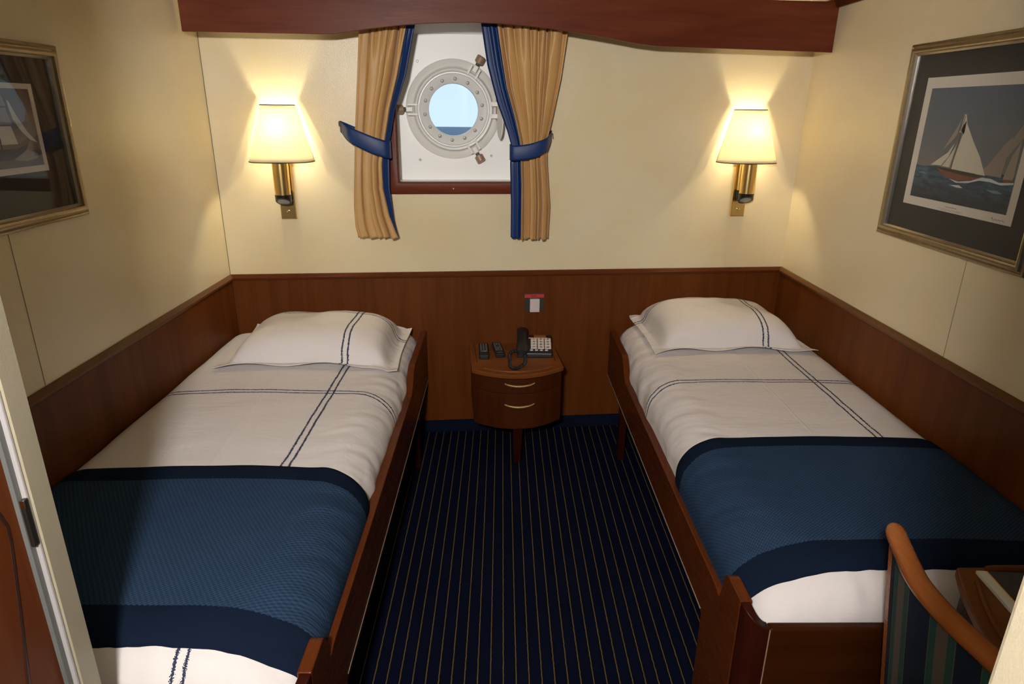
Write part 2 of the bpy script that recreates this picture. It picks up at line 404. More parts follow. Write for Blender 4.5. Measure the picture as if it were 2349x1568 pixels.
for k in range(n):
    t = 2 * PI * k / n; c, s = math.cos(t), math.sin(t)
    ks = [(a1 / c if c > 0 else a0 / c) if abs(c) > 1e-9 else 1e9, (b1 / s if s > 0 else b0 / s) if abs(s) > 1e-9 else 1e9]; q = min(ks)
    inn.append((hr * c, hr * s)); outr.append((q * c, q * s))
for i, (ca, cb) in enumerate(((a1, b1), (a0, b1), (a0, b0), (a1, b0))):   # snap the nearest ray to each corner
    j = min(range(n), key=lambda k: (outr[k][0] - ca) ** 2 + (outr[k][1] - cb) ** 2); outr[j] = (ca, cb)
for h in (0, -.03):
    vi = [bm.verts.new(PW(*p, h)) for p in inn]; vo = [bm.verts.new(PW(*p, h)) for p in outr]
    for k in range(n): bm.faces.new([vi[k], vi[(k + 1) % n], vo[(k + 1) % n], vo[k]])
    if h == 0: vi0 = vi
    else:
        for k in range(n): bm.faces.new([vi0[k], vi0[(k + 1) % n], vi[(k + 1) % n], vi[k]])
fin('hull_plate', bm, M_WHITE, win)
bm = B(); lathe(bm, [(.150, -.05), (.150, .012), (.192, .022), (.200, .030), (.206, .022), (.232, .014), (.240, .008), (.242, 0), (.242, -.001)], PW, 72); rg = fin('mounting_ring', bm, M_RING, win, smooth=True)
bm = B(); lathe(bm, [(.1255, -.02), (.1255, .026), (.131, .031), (.160, .036), (.170, .040), (.174, .030), (.179, .030), (.184, .044), (.194, .046), (.199, .036), (.199, .012), (.15, .0)], PW, 72); sash = fin('sash_ring', bm, M_BEZEL, win, smooth=True)
# screws round the bezel
for k in range(14):
    t = 2 * PI * (k + .35) / 14; a, b = .147 * math.cos(t), .147 * math.sin(t)
    bm = B(); lathe(bm, [(0, .0372), (.0070, .0372), (.0088, .0362), (.0092, .0338)], lambda x, y, h: PW(a + x, b + y, h), 16); 
    s = fin('screw', bm, M_SCREW, sash, smooth=True)
    if True:
        th = random.uniform(0, PI)
        bm2 = B(); 
        def fs(x, y, h): return PW(a + x * math.cos(th) - y * math.sin(th), b + x * math.sin(th) + y * math.cos(th), h)
        box(bm2, (-.0082, -.0010, .0370), (.0082, .0010, .0376), fs)
        me = s.data; bmt = bmesh.new(); bmt.from_mesh(me); off = len(bmt.verts); 
        L = Vector(s['_L']); vm = [bmt.verts.new(v.co - L) for v in bm2.verts]
        bm2.verts.index_update()
        for f in bm2.faces:
            nf = bmt.faces.new([vm[v.index] for v in f.verts]); nf.material_index = 1
        bmt.to_mesh(me); me.materials.append(M_BLACK); bmt.free(); bm2.free()
bm = B(); lathe(bm, [(0, .004), (.1252, .004), (.1252, -.004), (0, -.004)], PW, 48); fin('glass_pane', bm, M_GLASS, win)
# closing bolts: lugs, swing bolt and round nut
def dog(t, knob=True):
    c, s = math.cos(t), math.sin(t)
    def F(r, q, h): return PW(r * c - q * s, r * s + q * c, h)
    bm = B()
    for q in (-.029, .017): box(bm, (.180, q, .010), (.232, q + .012, .050), F)
    box(bm, (.176, -.03, .006), (.198, .03, .036), F)
    lug = fin('clamp_lug', bm, M_RING, win, bevel=.003)
    if knob:
        bm = B(); box(bm, (.205, -.012, .016), (.240, .012, .046), F); fin('hinge_block', bm, M_RING, lug, bevel=.004)
        bm = B(); tube(bm, [F(.234, 0, .034), F(.264, 0, .042)], .0105, 12); fin('bolt', bm, M_VERD, lug, smooth=True)
        bm = B(); tube(bm, [F(.255, 0, .039), F(.258, 0, .040), F(.286, 0, .0475), F(.289, 0, .048)], [.018, .0225, .0225, .018], 24); fin('clamp_nut', bm, M_BRONZE, lug, smooth=True)
for t in (PI, math.radians(60), math.radians(-61)): dog(t)
bm = B()
for q in (-.040, .018): box(bm, (.186, q, .010), (.236, q + .022, .052), PW)
box(bm, (.178, -.04, .006), (.200, .04, .036), PW); hg = fin('hinge', bm, M_RING, win, bevel=.003)
bm = B(); tube(bm, [PW(.222, -.05, .04), PW(.222, .052, .04)], .007, 12); fin('hinge_pin', bm, M_BRONZE, hg, smooth=True)
# deadlight cover folded open on the right of the porthole
bm = B()
def DL(a, b, h):   # disc turned towards the room
    t = math.radians(78); return PW(.226 + a * math.cos(t), b - .055, .05 + a * math.sin(t) - h * math.cos(t) * .2 + 0 * h) if False else PW(.222 + h + (a + .10) * .10, b - .035, .035 + (a + .10) * .55)
lathe(bm, [(0, .006), (.088, .006), (.10, .004), (.105, 0), (.10, -.004), (0, -.004)], DL, 40); fin('deadlight_cover', bm, M_RING, win, smooth=True)
for a, z in ((-.424 + .013, 1.975), (-.427 + .013, 1.501), (-.056 + .013, 1.522)):
    bm = B(); lathe(bm, [(0, .004), (.004, .004), (.0062, .0015), (.0062, 0)], lambda x, y, h: W(a + x, D0 - h, z + y), 14); fin('plate_screw', bm, M_SCREW, win, smooth=True)
# wooden frame round the recess (left, bottom, right)
bm = B(); fw = .040
def FW(a, b, h): return W(a, -h, b)
prof = [(0, 0), (0, .016), (.006, .020), (.050, .020), (.056, .016), (.060, 0)]
sweep_rect(bm, prof, U0 - .030, U1 + .030, 1.345, 2.26, FW)
for v in bm.verts:
    pass
wf = fin('wood_frame', bm, M_WOODX, win, smooth=True)
for v in wf.data.vertices:   # widen bottom rail, hide top under the ceiling
    z = v.co.z + LW[2]
    if z > 2.15: v.co.z = 2.24 - LW[2] if z > 2.22 else 2.225 - LW[2]
bm = B(); lathe(bm, [(0, .023), (.003, .023), (.004, .020)], lambda x, y, h: W(-.247 + x, -h, 1.372 + y), 12); fin('frame_screw', bm, M_SCREW, wf)

# sea outside: the ship leans a little, so the water plane is tilted
def sea_mat():
    m = NT('open_sea'); a = m.noise(m.map((.35, 1.6, 1)), 1.0, 6, .7)
    m.set(Base_Color=m.ramp(a, (.35, (.010, .032, .075)), (.62, (.045, .095, .17))), Roughness=.45); m.bump(a, 1.0, .6); return m.m
bm = B()
def SEA(u, v):
    y = 6 * (500 ** v); x = (u - .5) * y * 3; z = -7 - (y - 6) * math.tan(math.radians(1.2))
    z += .35 * noise.noise(Vector((x * .3, y * .12, 0))) * min(1, y / 30)
    return (x, y, z)
grid(bm, SEA, 120, 160); sea = fin('sea', bm, sea_mat(), smooth=True); struct(sea, 'dark blue sea outside the porthole')

# ------------------------------------------------------------------ pelmet
pts = [(XL + .002, 2.055), (-.80, 2.055), (-.762, 2.056), (-.72, 2.062), (-.65, 2.073), (-.582, 2.083), (-.48, 2.095), (-.392, 2.104), (-.26, 2.112), (-.142, 2.115), (-.02, 2.112), (.093, 2.106), (.2, 2.097), (.291, 2.087), (.4, 2.073), (.494, 2.060), (.60, 2.044), (.68, 2.036), (.72, 2.034), (XR - .002, 2.022)]
top = [(XR - .002, 2.238), (XL + .002, 2.238)]
bm = B(); prism(bm, [(x, 0, z) for x, z in pts + top], (0, .018, 0), lambda x, y, z: W(x, -.20 + y, z))
LP = W(0, -.19, 2.055)
pel = fin('pelmet', bm, M_WOODX, loc=LP, bevel=.002)
tag(pel, 'wide mahogany pelmet board with arched lower edge above the porthole', 'pelmet')
# curtain track behind it
bm = B(); box(bm, (-.72, -.105, 2.160), (.36, -.085, 2.178), W); tr = fin('curtain_track', bm, plain('track_white', (.6, .6, .58), .4), loc=W(-.2, -.09, 2.16))
for x in (-.70, .34, -.2):
    b2 = B(); box(b2, (x, -.09, 2.178), (x + .02, 0, 2.184), W); fin('bracket', b2, plain('bracket_white', (.6, .6, .58), .4), tr)
tag(tr, 'white curtain track mounted behind the wooden pelmet', 'curtain track')

# ------------------------------------------------------------------ curtains
def curtain(side):
    if side == 'L':
        xin = [(1.12, -.535), (1.20, -.545), (1.38, -.560), (1.50, -.556), (1.56, -.556), (1.62, -.545), (1.75, -.516), (1.90, -.458), (2.15, -.400)]
        xb = [(1.12, -.524), (1.18, -.545), (1.25, -.568), (1.38, -.590), (1.50, -.590), (1.56, -.578), (1.62, -.568), (1.75, -.540), (1.90, -.495), (2.15, -.437)]
        xo = [(1.12, -.722), (1.20, -.737), (1.30, -.737), (1.60, -.714), (1.80, -.692), (2.15, -.655)]
        nf = 5.2; z0 = 1.137; lab = 'gold satin curtain with blue edge left of the porthole'; ph = .6
    else:
        xin = [(1.12, .040), (1.30, .040), (1.50, .034), (1.58, .040), (1.65, .020), (1.78, -.030), (1.95, -.078), (2.15, -.110)]
        xb = [(1.12, .092), (1.40, .092), (1.60, .085), (1.70, .060), (1.85, .015), (2.0, -.012), (2.15, -.036)]
        xo = [(1.12, .232), (1.30, .236), (1.50, .218), (1.60, .215), (1.75, .245), (1.90, .275), (2.15, .305)]
        nf = 6.3; z0 = 1.125; lab = 'gold satin curtain with broad blue edge right of the porthole'; ph = 2.1
    ztop = 2.155
    def shape(s, z, blue):
        a = interp(z, xin); b = interp(z, xb); c = interp(z, xo)
        tie = math.exp(-((z - 1.585) / .10) ** 2)
        if blue: x = b + (a - b) * s; k = -s * .35
        else: x = b + (c - b) * s; k = s
        zz = (z - 1.6)
        drift = .35 * math.sin(zz * 2.2 + k * 3)
        kk = k + .045 * math.sin(k * 11 + ph * 3) * (1 if k > 0 else 0)
        q = 2 * PI * nf * kk + ph + drift * 1.2
        rid = lambda a_: 2.1 * (abs(math.sin(a_ / 2)) + .03) ** .55 - 1.35
        w1 = rid(q) * (.75 + .4 * math.sin(kk * 7 + ph)) + .30 * math.sin(q * .37 + 1.3 + zz)
        if z > 1.93: w1 += .55 * smooth01((z - 1.93) / .2) * rid(q * 2.0 + .6)
        flat = smooth01((k - .74) / .10) if side == 'L' else smooth01((k - .90) / .08)
        w1 *= 1 - .85 * flat
        amp = .027 * (1 - .40 * tie)
        if blue: amp *= max(.10, 1 - s * 1.4) * .8
        w1 += .22 * noise.noise(Vector((k * 7, z * 5, ph)))
        x += .006 * math.sin(q + 1.2) * (1 if 0 < s < 1 else 0)
        off = -.082 - amp * w1 + tie * .004 + (.010 if blue else 0) * s
        hem = .004 * math.sin(q * 1.0)
        zf = z + (hem if z < z0 + .02 else 0)
        return W(x, min(off, -.030), zf)
    LC = W(sum(interp(1.6, q) for q in (xin, xo)) / 2, -.08, z0)
    root = thing('curtain', lab, 'curtain', LC, group='curtains beside the porthole')
    bm = B(); grid(bm, lambda u, v: shape(u, z0 + (ztop - z0) * v, False), 130, 120); fin('gold_panel', bm, M_GOLD, root, smooth=True, auto=0, solid=.0016)
    bm = B(); grid(bm, lambda u, v: shape(u, z0 + .004 + (ztop - z0 - .004) * v, True), 18, 120); g = fin('blue_border', bm, M_BLUE, root, smooth=True, auto=0, solid=.0018); g['label'] = 'royal blue edge strip'
    return root
curtain('L'); curtain('R')
def tieback(side):
    if side == 'L':
        # closed loop in plan (x, off, zc)
        P = [(-.786, -.012, 1.668), (-.775, -.035, 1.660), (-.745, -.105, 1.638), (-.70, -.122, 1.618), (-.64, -.128, 1.592), (-.59, -.126, 1.574), (-.560, -.118, 1.566), (-.546, -.095, 1.564), (-.549, -.062, 1.568), (-.575, -.044, 1.578), (-.64, -.040, 1.600), (-.72, -.038, 1.635), (-.77, -.020, 1.662)]
        hook = (-.790, 1.690); lab = 'royal blue tieback round the left curtain hooked to the wall'
        hw = lambda k: .025 + .015 * smooth01((P[k][0] + .79) / .12)
    else:
        P = [(.030, -.095, 1.556), (.034, -.118, 1.553), (.060, -.128, 1.552), (.12, -.132, 1.560), (.175, -.128, 1.576), (.207, -.112, 1.592), (.222, -.085, 1.606), (.238, -.045, 1.622), (.246, -.016, 1.632), (.225, -.022, 1.622), (.18, -.042, 1.60), (.12, -.046, 1.575), (.06, -.046, 1.56), (.038, -.062, 1.556)]
        hook = (.252, 1.640); lab = 'royal blue tieback band round the right curtain'
        hw = lambda k: .036 - .012 * smooth01((P[k][0] - .17) / .08)
    n = len(P); LT = W(P[0][0], P[0][1], P[0][2])
    root = thing('curtain_tieback', lab, 'tieback', LT, group='blue curtain tiebacks')
    bm = B(); N = n * 6
    def cr(k, c):
        i = int(k) % n; f = k - int(k); p = [P[(i + j - 1) % n][c] for j in range(4)]
        return .5 * (2 * p[1] + (-p[0] + p[2]) * f + (2 * p[0] - 5 * p[1] + 4 * p[2] - p[3]) * f * f + (-p[0] + 3 * p[1] - 3 * p[2] + p[3]) * f ** 3)
    def F(u, v):
        k = (u * N % N) / N * n
        i = int(k) % n; f = k - int(k); h = hw(i) * (1 - f) + hw((i + 1) % n) * f
        v2 = (v - .5) * 2; bulge = -.004 * (1 - v2 * v2)
        return W(cr(k, 0), cr(k, 1) + bulge * (1 if P[i][1] < -.09 else 0), cr(k, 2) + v2 * h)
    grid(bm, F, N, 8, closed_u=True); fin('band', bm, M_BLUE, root, smooth=True, auto=0, solid=.003)
    bm = B(); tube(bm, [W(hook[0], 0, hook[1]), W(hook[0], -.02, hook[1]), W(hook[0], -.028, hook[1] - .012), W(hook[0] + .002, -.024, hook[1] - .022)], .0022, 8); fin('hook', bm, M_BRASS2, root, smooth=True)
tieback('L'); tieback('R')

# ------------------------------------------------------------------ wall sconces
def sconce(x, SC_COL, SC_W, lab):
    L = W(x, 0, 1.22); root = thing('wall_sconce', lab, 'lamp', L, group='brass wall sconces')
    bm = B(); box(bm, (x - .037, -.022, 1.225), (x + .037, 0, 1.60), W); pl = fin('back_plate', bm, M_BRASS, root, bevel=.0025)
    for z in (1.262, 1.298):
        bm = B(); lathe(bm, [(0, .034), (.003, .033), (.0065, .030), (.0075, .026), (.0075, .022)], lambda a, b, h: W(x + a, -h, z + b), 16); fin('plate_screw', bm, M_CHROME, pl, smooth=True)
    for q, (off, r, zb, nm) in enumerate(((-.098, .0375, 1.352, 'front_tube'), (-.036, .0245, 1.362, 'rear_tube'))):
        bm = B(); c = W(x, off, 0)
        tube(bm, [(c[0], c[1], zb), (c[0], c[1], 1.56 if q else 1.535)], r, 32); tb = fin(nm, bm, M_BRASS, root, smooth=True)
        # black end cap cut at a slant towards the room
        bm = B(); N = 32; top, bot = [], []
        for k in range(N):
            a = 2 * PI * k / N; px, py = r * 1.03 * math.cos(a), r * 1.03 * math.sin(a)
            dep = (.034 if q == 0 else .040) + (py / r) * (.021 if q == 0 else .003)
            top.append(bm.verts.new((c[0] + px, c[1] + py, zb + .002))); bot.append(bm.verts.new((c[0] + px * .97, c[1] + py * .97, zb - dep)))
        for k in range(N): bm.faces.new([top[k], top[(k + 1) % N], bot[(k + 1) % N], bot[k]])
        bm.faces.new(top); bm.faces.new(bot); cp = fin('end_cap', bm, M_BLACKG, tb, smooth=True, auto=40)
        if q == 0:
            bm = B(); ax = Vector((0, -.56, -1)).normalized(); cc = Vector((c[0], c[1] - .002, zb - .0345)); uu = Vector((1, 0, 0)); vv = ax.cross(uu)
            lathe(bm, [(0, .001), (.018, .001), (.027, 0), (.029, -.003)], lambda a, b, h: cc + uu * a + vv * b * 1.02 + ax * h, 24); ln = fin('lens', bm, plain('lens_grey', (.30, .30, .32), .12), cp, smooth=True)
    for z in (1.39, 1.47):
        bm = B(); tube(bm, [W(x, -.02, z), W(x, -.10, z)], .005, 10); fin('joint_pin', bm, M_BRASS2, root, smooth=True)
    # shade: shallow half cone open to the wall
    zt, zb = 1.762, 1.506; wt, wb = .078, .150; dt, db = .072, .118; off0 = -.012
    def SH(u, v):
        a = PI * u; w_ = wb + (wt - wb) * v; d_ = db + .02 + (dt - db) * v
        cx = math.copysign(abs(math.cos(a)) ** .72, math.cos(a)); sy = abs(math.sin(a)) ** .72
        return W(x - w_ * cx, off0 - d_ * sy - .012 * (1 - v), zb + (zt - zb) * v)
    bm = B(); grid(bm, SH, 48, 12); sh = fin('lamp_shade', bm, M_SHADE, root, smooth=True, auto=0, solid=.0012)
    for v in (0, 1):
        bm = B(); tube(bm, [SH(u / 48, v) for u in range(49)], .0022, 8); fin('trim_band', bm, M_TRIM, sh, smooth=True)
    for u in (0, 1):
        bm = B(); tube(bm, [SH(u, v / 8) for v in range(9)], .0014, 8); fin('trim_edge', bm, M_TRIM, sh, smooth=True)
    bm = B(); c = Vector(W(x, -.068, 1.640)); 
    lathe(bm, [(0, .052), (.012, .048), (.019, .03), (.020, .012), (.014, -.012), (.011, -.03), (0, -.031)], lambda a, b, h: c + Vector((a, b, h)), 20)
    bl = NT('warm_bulb'); bl.set(Base_Color=(1, .9, .7), Emission_Color=(*SC_COL, 1), Emission_Strength=12.0); fin('bulb', bm, bl.m, root, smooth=True)
    l = lamp('sconce_light', 'POINT', c + Vector((0, 0, .01)), SC_W, SC_COL, .024)
    l.parent = root; l.location = c + Vector((0, 0, .01)) - Vector(L)
    for o in root.children:
        if o.name.startswith('bulb'): o.visible_shadow = True
sconce(-1.068, (1.0, .90, .62), 20, 'lit brass wall sconce with cream shade above the left bed')
sconce(1.262, (1.0, .84, .54), 20, 'lit brass wall sconce with cream shade above the right bed')

# ------------------------------------------------------------------ pictures
def art_sky(name, c_top, c_mid, c_low, zlo, zhi):
    m = NT(name); X, Y, Z = m.xyz(); t = m.math('DIVIDE', m.math('SUBTRACT', Z, zlo), zhi - zlo, clamp=True)
    nz = m.noise(m.map((5, 4, 7)), 1, 5, .6, .5)
    c = m.ramp(m.math('ADD', t, m.math('MULTIPLY', m.math('SUBTRACT', nz, .5), .6)), (0, c_low), (.45, c_mid), (1, c_top))
    m.set(Base_Color=c, Roughness=.75); return m.m
def picture(side):
    if side == 'R':
        x0, s = XR, -1; ya, yb, za, zb = 1.873, 2.672, 1.297, 1.992; pa, pb, pza, pzb = 1.986, 2.557, 1.427, 1.875; ia, ib, iza, izb = 2.016, 2.520, 1.458, 1.838
        lab = 'gilt-framed yacht print under glass on the right wall'; G = M_PGLASS2
    else:
        x0, s = XL, 1; ya, yb, za, zb = 1.30, 2.216, 1.413, 1.919; pa, pb, pza, pzb = 1.43, 2.087, 1.563, 1.809; ia, ib, iza, izb = 1.45, 2.069, 1.581, 1.794
        lab = 'gilt-framed sailing ship print under glass on the left wall'; G = M_PGLASS
    def F(a, b, h): return (x0 + s * h, a, b)
    root = thing('framed_picture', lab, 'picture', (x0, (ya + yb) / 2, za), group='framed prints on the side walls')
    bm = B(); sweep_rect(bm, [(-.004, .002), (-.004, .016), (-.001, .022), (.005, .024), (.009, .020), (.011, .021), (.014, .029), (.021, .032), (.028, .029), (.030, .022), (.030, .002)], ya, yb, za, zb, F)
    fr = fin('frame', bm, M_FRAME, root, smooth=True, auto=50)
    bm = B(); sweep_rect(bm, [(.030, .002), (.030, .021), (.032, .022), (.038, .016), (.038, .002)], ya, yb, za, zb, F); fin('inner_lip', bm, M_FRAMEI, fr)
    bm = B(); box(bm, (ya + .02, za + .02, .003), (yb - .02, zb - .02, .006), F); fin('mount_card', bm, M_MATB, root)
    bm = B(); box(bm, (pa, pza, .0062), (pb, pzb, .0068), F); pr = fin('print', bm, M_PAPER, root)
    bm = B(); box(bm, (ia, iza, .0070), (ib, izb, .0073), F)
    zc = -za
    if side == 'R': sk = art_sky('painted_sky', (.075, .105, .15), (.13, .14, .16), (.24, .18, .13), iza + zc, izb + zc)
    else: sk = art_sky('painted_dusk_sky', (.12, .095, .08), (.20, .15, .115), (.28, .19, .13), iza + zc, izb + zc)
    fin('painted_scene', bm, sk, pr)
    h0 = .0076
    def P(p, q):      # picture coordinates: p to the viewer's right, q up
        return (ib - p * (ib - ia) if side == 'R' else ia + p * (ib - ia), iza + q * (izb - iza))
    def poly(name, pq, mat, h, sm=False):
        bm = B(); a = [P(*q) for q in pq]; prism(bm, [(u, v, h) for u, v in a], (0, 0, .0003), F); return fin(name, bm, mat, pr)
    def seam(seed, y0, amp, n=30):
        r = random.Random(seed); return [(i / n, y0 + amp * (r.random() - .5) + amp * math.sin(i * .7 + seed)) for i in range(n + 1)]
    if side == 'R':
        m = NT('painted_sea'); v = m.noise(m.map((1, 14, 50)), 1, 5, .65, .8); X, Y, Z = m.xyz()
        dk = m.math('DIVIDE', m.math('SUBTRACT', Z, iza + zc), .12, clamp=True)
        c = m.mix(dk, m.ramp(v, (.35, (.006, .006, .010)), (.65, (.022, .026, .045))), m.ramp(v, (.38, (.006, .034, .075)), (.62, (.045, .14, .22))))
        m.set(Base_Color=c, Roughness=.7)
        poly('painted_sea', [(0, 0), (1, 0)] + [(p, q) for p, q in reversed(seam(3, .305, .008))], m.m, h0)
        cream = plain('sail_cream', (.55, .52, .42), .8); shade = plain('sail_shade', (.30, .26, .21), .8); far = plain('far_sail', (.25, .21, .18), .8)
        poly('painted_sail', [(.63, .27), (.80, .29), (1.0, .62), (1.0, .78), (.86, .50), (.74, .36)], far, h0 + .0003)
        poly('painted_sail', [(.70, .29), (.88, .28), (.90, .60), (.85, .55)], far, h0 + .0004)
        poly('painted_sail', [(.90, .27), (.985, .27), (.98, .58), (.93, .45)], shade, h0 + .0005)
        poly('painted_sail', [(.395, .30), (.74, .28), (.66, .42), (.56, .55), (.47, .68), (.455, .70)], cream, h0 + .0008)
        poly('painted_sail', [(.40, .62), (.45, .72), (.455, .60)], cream, h0 + .0009)
        poly('painted_sail', [(.42, .77), (.435, .77), (.475, .66), (.445, .60), (.41, .64)], cream, h0 + .0009)
        poly('painted_sail', [(.17, .315), (.285, .32), (.345, .40), (.38, .52), (.33, .44)], cream, h0 + .0008)
        poly('painted_sail', [(.285, .315), (.385, .31), (.415, .56), (.36, .40)], shade, h0 + .0007)
        poly('painted_sail', [(.30, .315), (.375, .31), (.40, .50), (.35, .40)], cream, h0 + .0009)
        poly('painted_sail', [(.27, .46), (.37, .66), (.40, .74), (.385, .60), (.34, .53)], shade, h0 + .0007)
        poly('painted_mast', [(.392, .29), (.402, .29), (.432, .76), (.426, .76)], plain('mast_brown', (.16, .09, .05), .8), h0 + .0010)
        poly('painted_hull', [(.245, .300), (.30, .285), (.50, .262), (.66, .255), (.745, .275), (.60, .225), (.48, .205), (.37, .225), (.28, .265)], plain('hull_brown', (.17, .055, .028), .7), h0 + .0012)
        poly('painted_hull', [(.245, .302), (.40, .300), (.60, .285), (.745, .277), (.66, .252), (.50, .262), (.30, .284)], plain('hull_dark', (.03, .022, .018), .7), h0 + .0013)
        poly('painted_hull', [(.90, .27), (.985, .275), (.97, .245), (.92, .24)], plain('far_hull', (.18, .07, .04), .7), h0 + .0007)
        foam = plain('foam_white', (.50, .54, .56), .8)
        poly('painted_foam', [(.40, .215), (.50, .200), (.62, .222), (.72, .262), (.80, .262), (.88, .240), (1.0, .255), (1.0, .240), (.90, .222), (.80, .235), (.70, .235), (.60, .200), (.48, .188)], foam, h0 + .0014)
        poly('painted_foam', [(.42, .16), (.52, .170), (.56, .150), (.50, .148)], foam, h0 + .0006)
        poly('painted_foam', [(.78, .17), (.88, .175), (.93, .155), (.84, .150)], plain('foam_teal', (.12, .22, .25), .8), h0 + .0006)
        poly('painted_foam', [(.04, .235), (.10, .245), (.16, .228), (.10, .226)], plain('foam_teal2', (.12, .2, .24), .8), h0 + .0006)
        # signature and caption, too small to read
        ink = plain('pencil_ink', (.12, .11, .10), .8)
        bm = B(); r = random.Random(5); yy = 2.075
        tube(bm, [(x0 + s * .0072, yy - i * .0045, 1.438 + .004 * math.sin(i * 1.9) * (1.4 if i < 4 else .5)) for i in range(14)], .0006, 5); fin('signature', bm, ink, pr)
        bm = B()
        for zz, y0, y1, hh in ((1.444, 2.305, 2.245, .0035), (1.436, 2.345, 2.215, .0018), (1.432, 2.33, 2.225, .0018)):
            y = y0
            while y > y1:
                w_ = r.uniform(.004, .011); box(bm, (y - w_, zz - hh / 2, .0068), (y, zz + hh / 2, .0071), F); y -= w_ + .003
        fin('caption', bm, plain('caption_grey', (.34, .30, .26), .8), pr)
    else:
        sea = plain('grey_sea', (.13, .12, .11), .8)
        poly('painted_sea', [(0, 0), (1, 0)] + [(p, q) for p, q in reversed(seam(7, .20, .01))], sea, h0)
        sl = plain('pale_sail', (.62, .59, .54), .8); sd = plain('sail_grey', (.30, .27, .24), .8); hb = plain('hull_blackish', (.04, .035, .035), .7)
        cres = [(.835, .86), (.85, .84), (.88, .66), (.93, .45), (.985, .30), (.94, .34), (.89, .46), (.85, .62)]
        poly('painted_sail', cres, sl, h0 + .0004)
        for px, qs in ((.74, ((.78, .92), (.55, .76), (.30, .53))), (.56, ((.80, .96), (.56, .78), (.28, .54))), (.38, ((.78, .93), (.55, .76), (.28, .53)))):
            for q0, q1 in qs:
                w_ = .075 + .05 * (1 - q0)
                poly('painted_sail', [(px - w_, q0), (px + w_, q0), (px + w_ * .8, q1), (px - w_ * .8, q1)], sl if q0 < .5 else sd, h0 + .0005)
            poly('painted_mast', [(px - .004, .2), (px + .004, .2), (px + .003, .98), (px - .003, .98)], hb, h0 + .0010)
        poly('painted_hull', [(.22, .25), (.84, .24), (.92, .30), (.88, .18), (.78, .10), (.32, .10), (.24, .16)], hb, h0 + .0012)
        poly('painted_foam', [(.80, .10), (.90, .22), (.97, .16), (.96, .10), (.88, .07)], sd, h0 + .0013)
    bm = B(); box(bm, (ya + .028, za + .028, .0105), (yb - .028, zb - .028, .0125), F); fin('glass', bm, G, root)
    yk = yb if side == 'R' else yb
    bm = B(); zk = 1.639 if side == 'R' else 1.66
    tube(bm, [(x0, yk + .002, zk), (x0 + s * .014, yk + .002, zk)], .004, 8); fin('hanger_peg', bm, M_BRONZE, root, smooth=True)
picture('R'); picture('L')

# ------------------------------------------------------------------ beds
ZT = .652
def ell(d, a, b): return 0 if d >= a else b * (1 - math.sqrt(max(0, 1 - (1 - d / a) ** 2)))
class Bed:
    def __init__(s, sgn, xa, xw, yf, zr, zp, ysw):
        s.sg, s.xa, s.xw, s.yf, s.zr, s.zp, s.ysw = sgn, xa, xw, yf, zr, zp, ysw
    def dx(s, x, y=9):      # drop across, softer towards the foot
        d = abs(x - s.xa); e = abs(s.xw - x); return ell(d, .14 + .17 * math.exp(-((y - s.yf) / .24) ** 2), .135) + ell(e, .07, .035)
    def wr(s, x, y, amp=1):
        v = Vector((x * 2.2, y * 2.2, s.sg * 3.0)); n1 = noise.noise(v)
        n2 = noise.noise(Vector((x * 5 + y * 3, y * 9 - x * 4, 2.0 * s.sg)))
        d = abs(x - s.xa); k = math.exp(-(d / .16) ** 2)
        n3 = noise.noise(Vector((y * 15 + d * 6, d * 6, 5.0 + s.sg))) + .5 * noise.noise(Vector((y * 38 + d * 25, d * 12, 9.0)))
        n3 += 0
        kf = math.exp(-(max(0, y - s.yf) / .09) ** 2) * (noise.noise(Vector((x * 13 + y * 9, (y - s.yf) * 10, 4.0))) + .5 * noise.noise(Vector((x * 34, (y - s.yf) * 20, 8.0))))
        return amp * (.011 * kf + .006 * n1 + .0018 * n2 + .0085 * k * n3)
    def z(s, x, y):
        crown = .012 * math.sin(PI * min(1, max(0, abs(x - s.xa) / abs(s.xw - s.xa))))
        return ZT + crown - s.dx(x, y) - ell(max(0, y - s.yf), .17, .13) + s.wr(x, y)
BR = Bed(1, .640, XR - .012, 1.315, .488, .582, 3.08)
BL = Bed(-1, -.436, XL + .012, 1.075, .520, .605, 2.86)
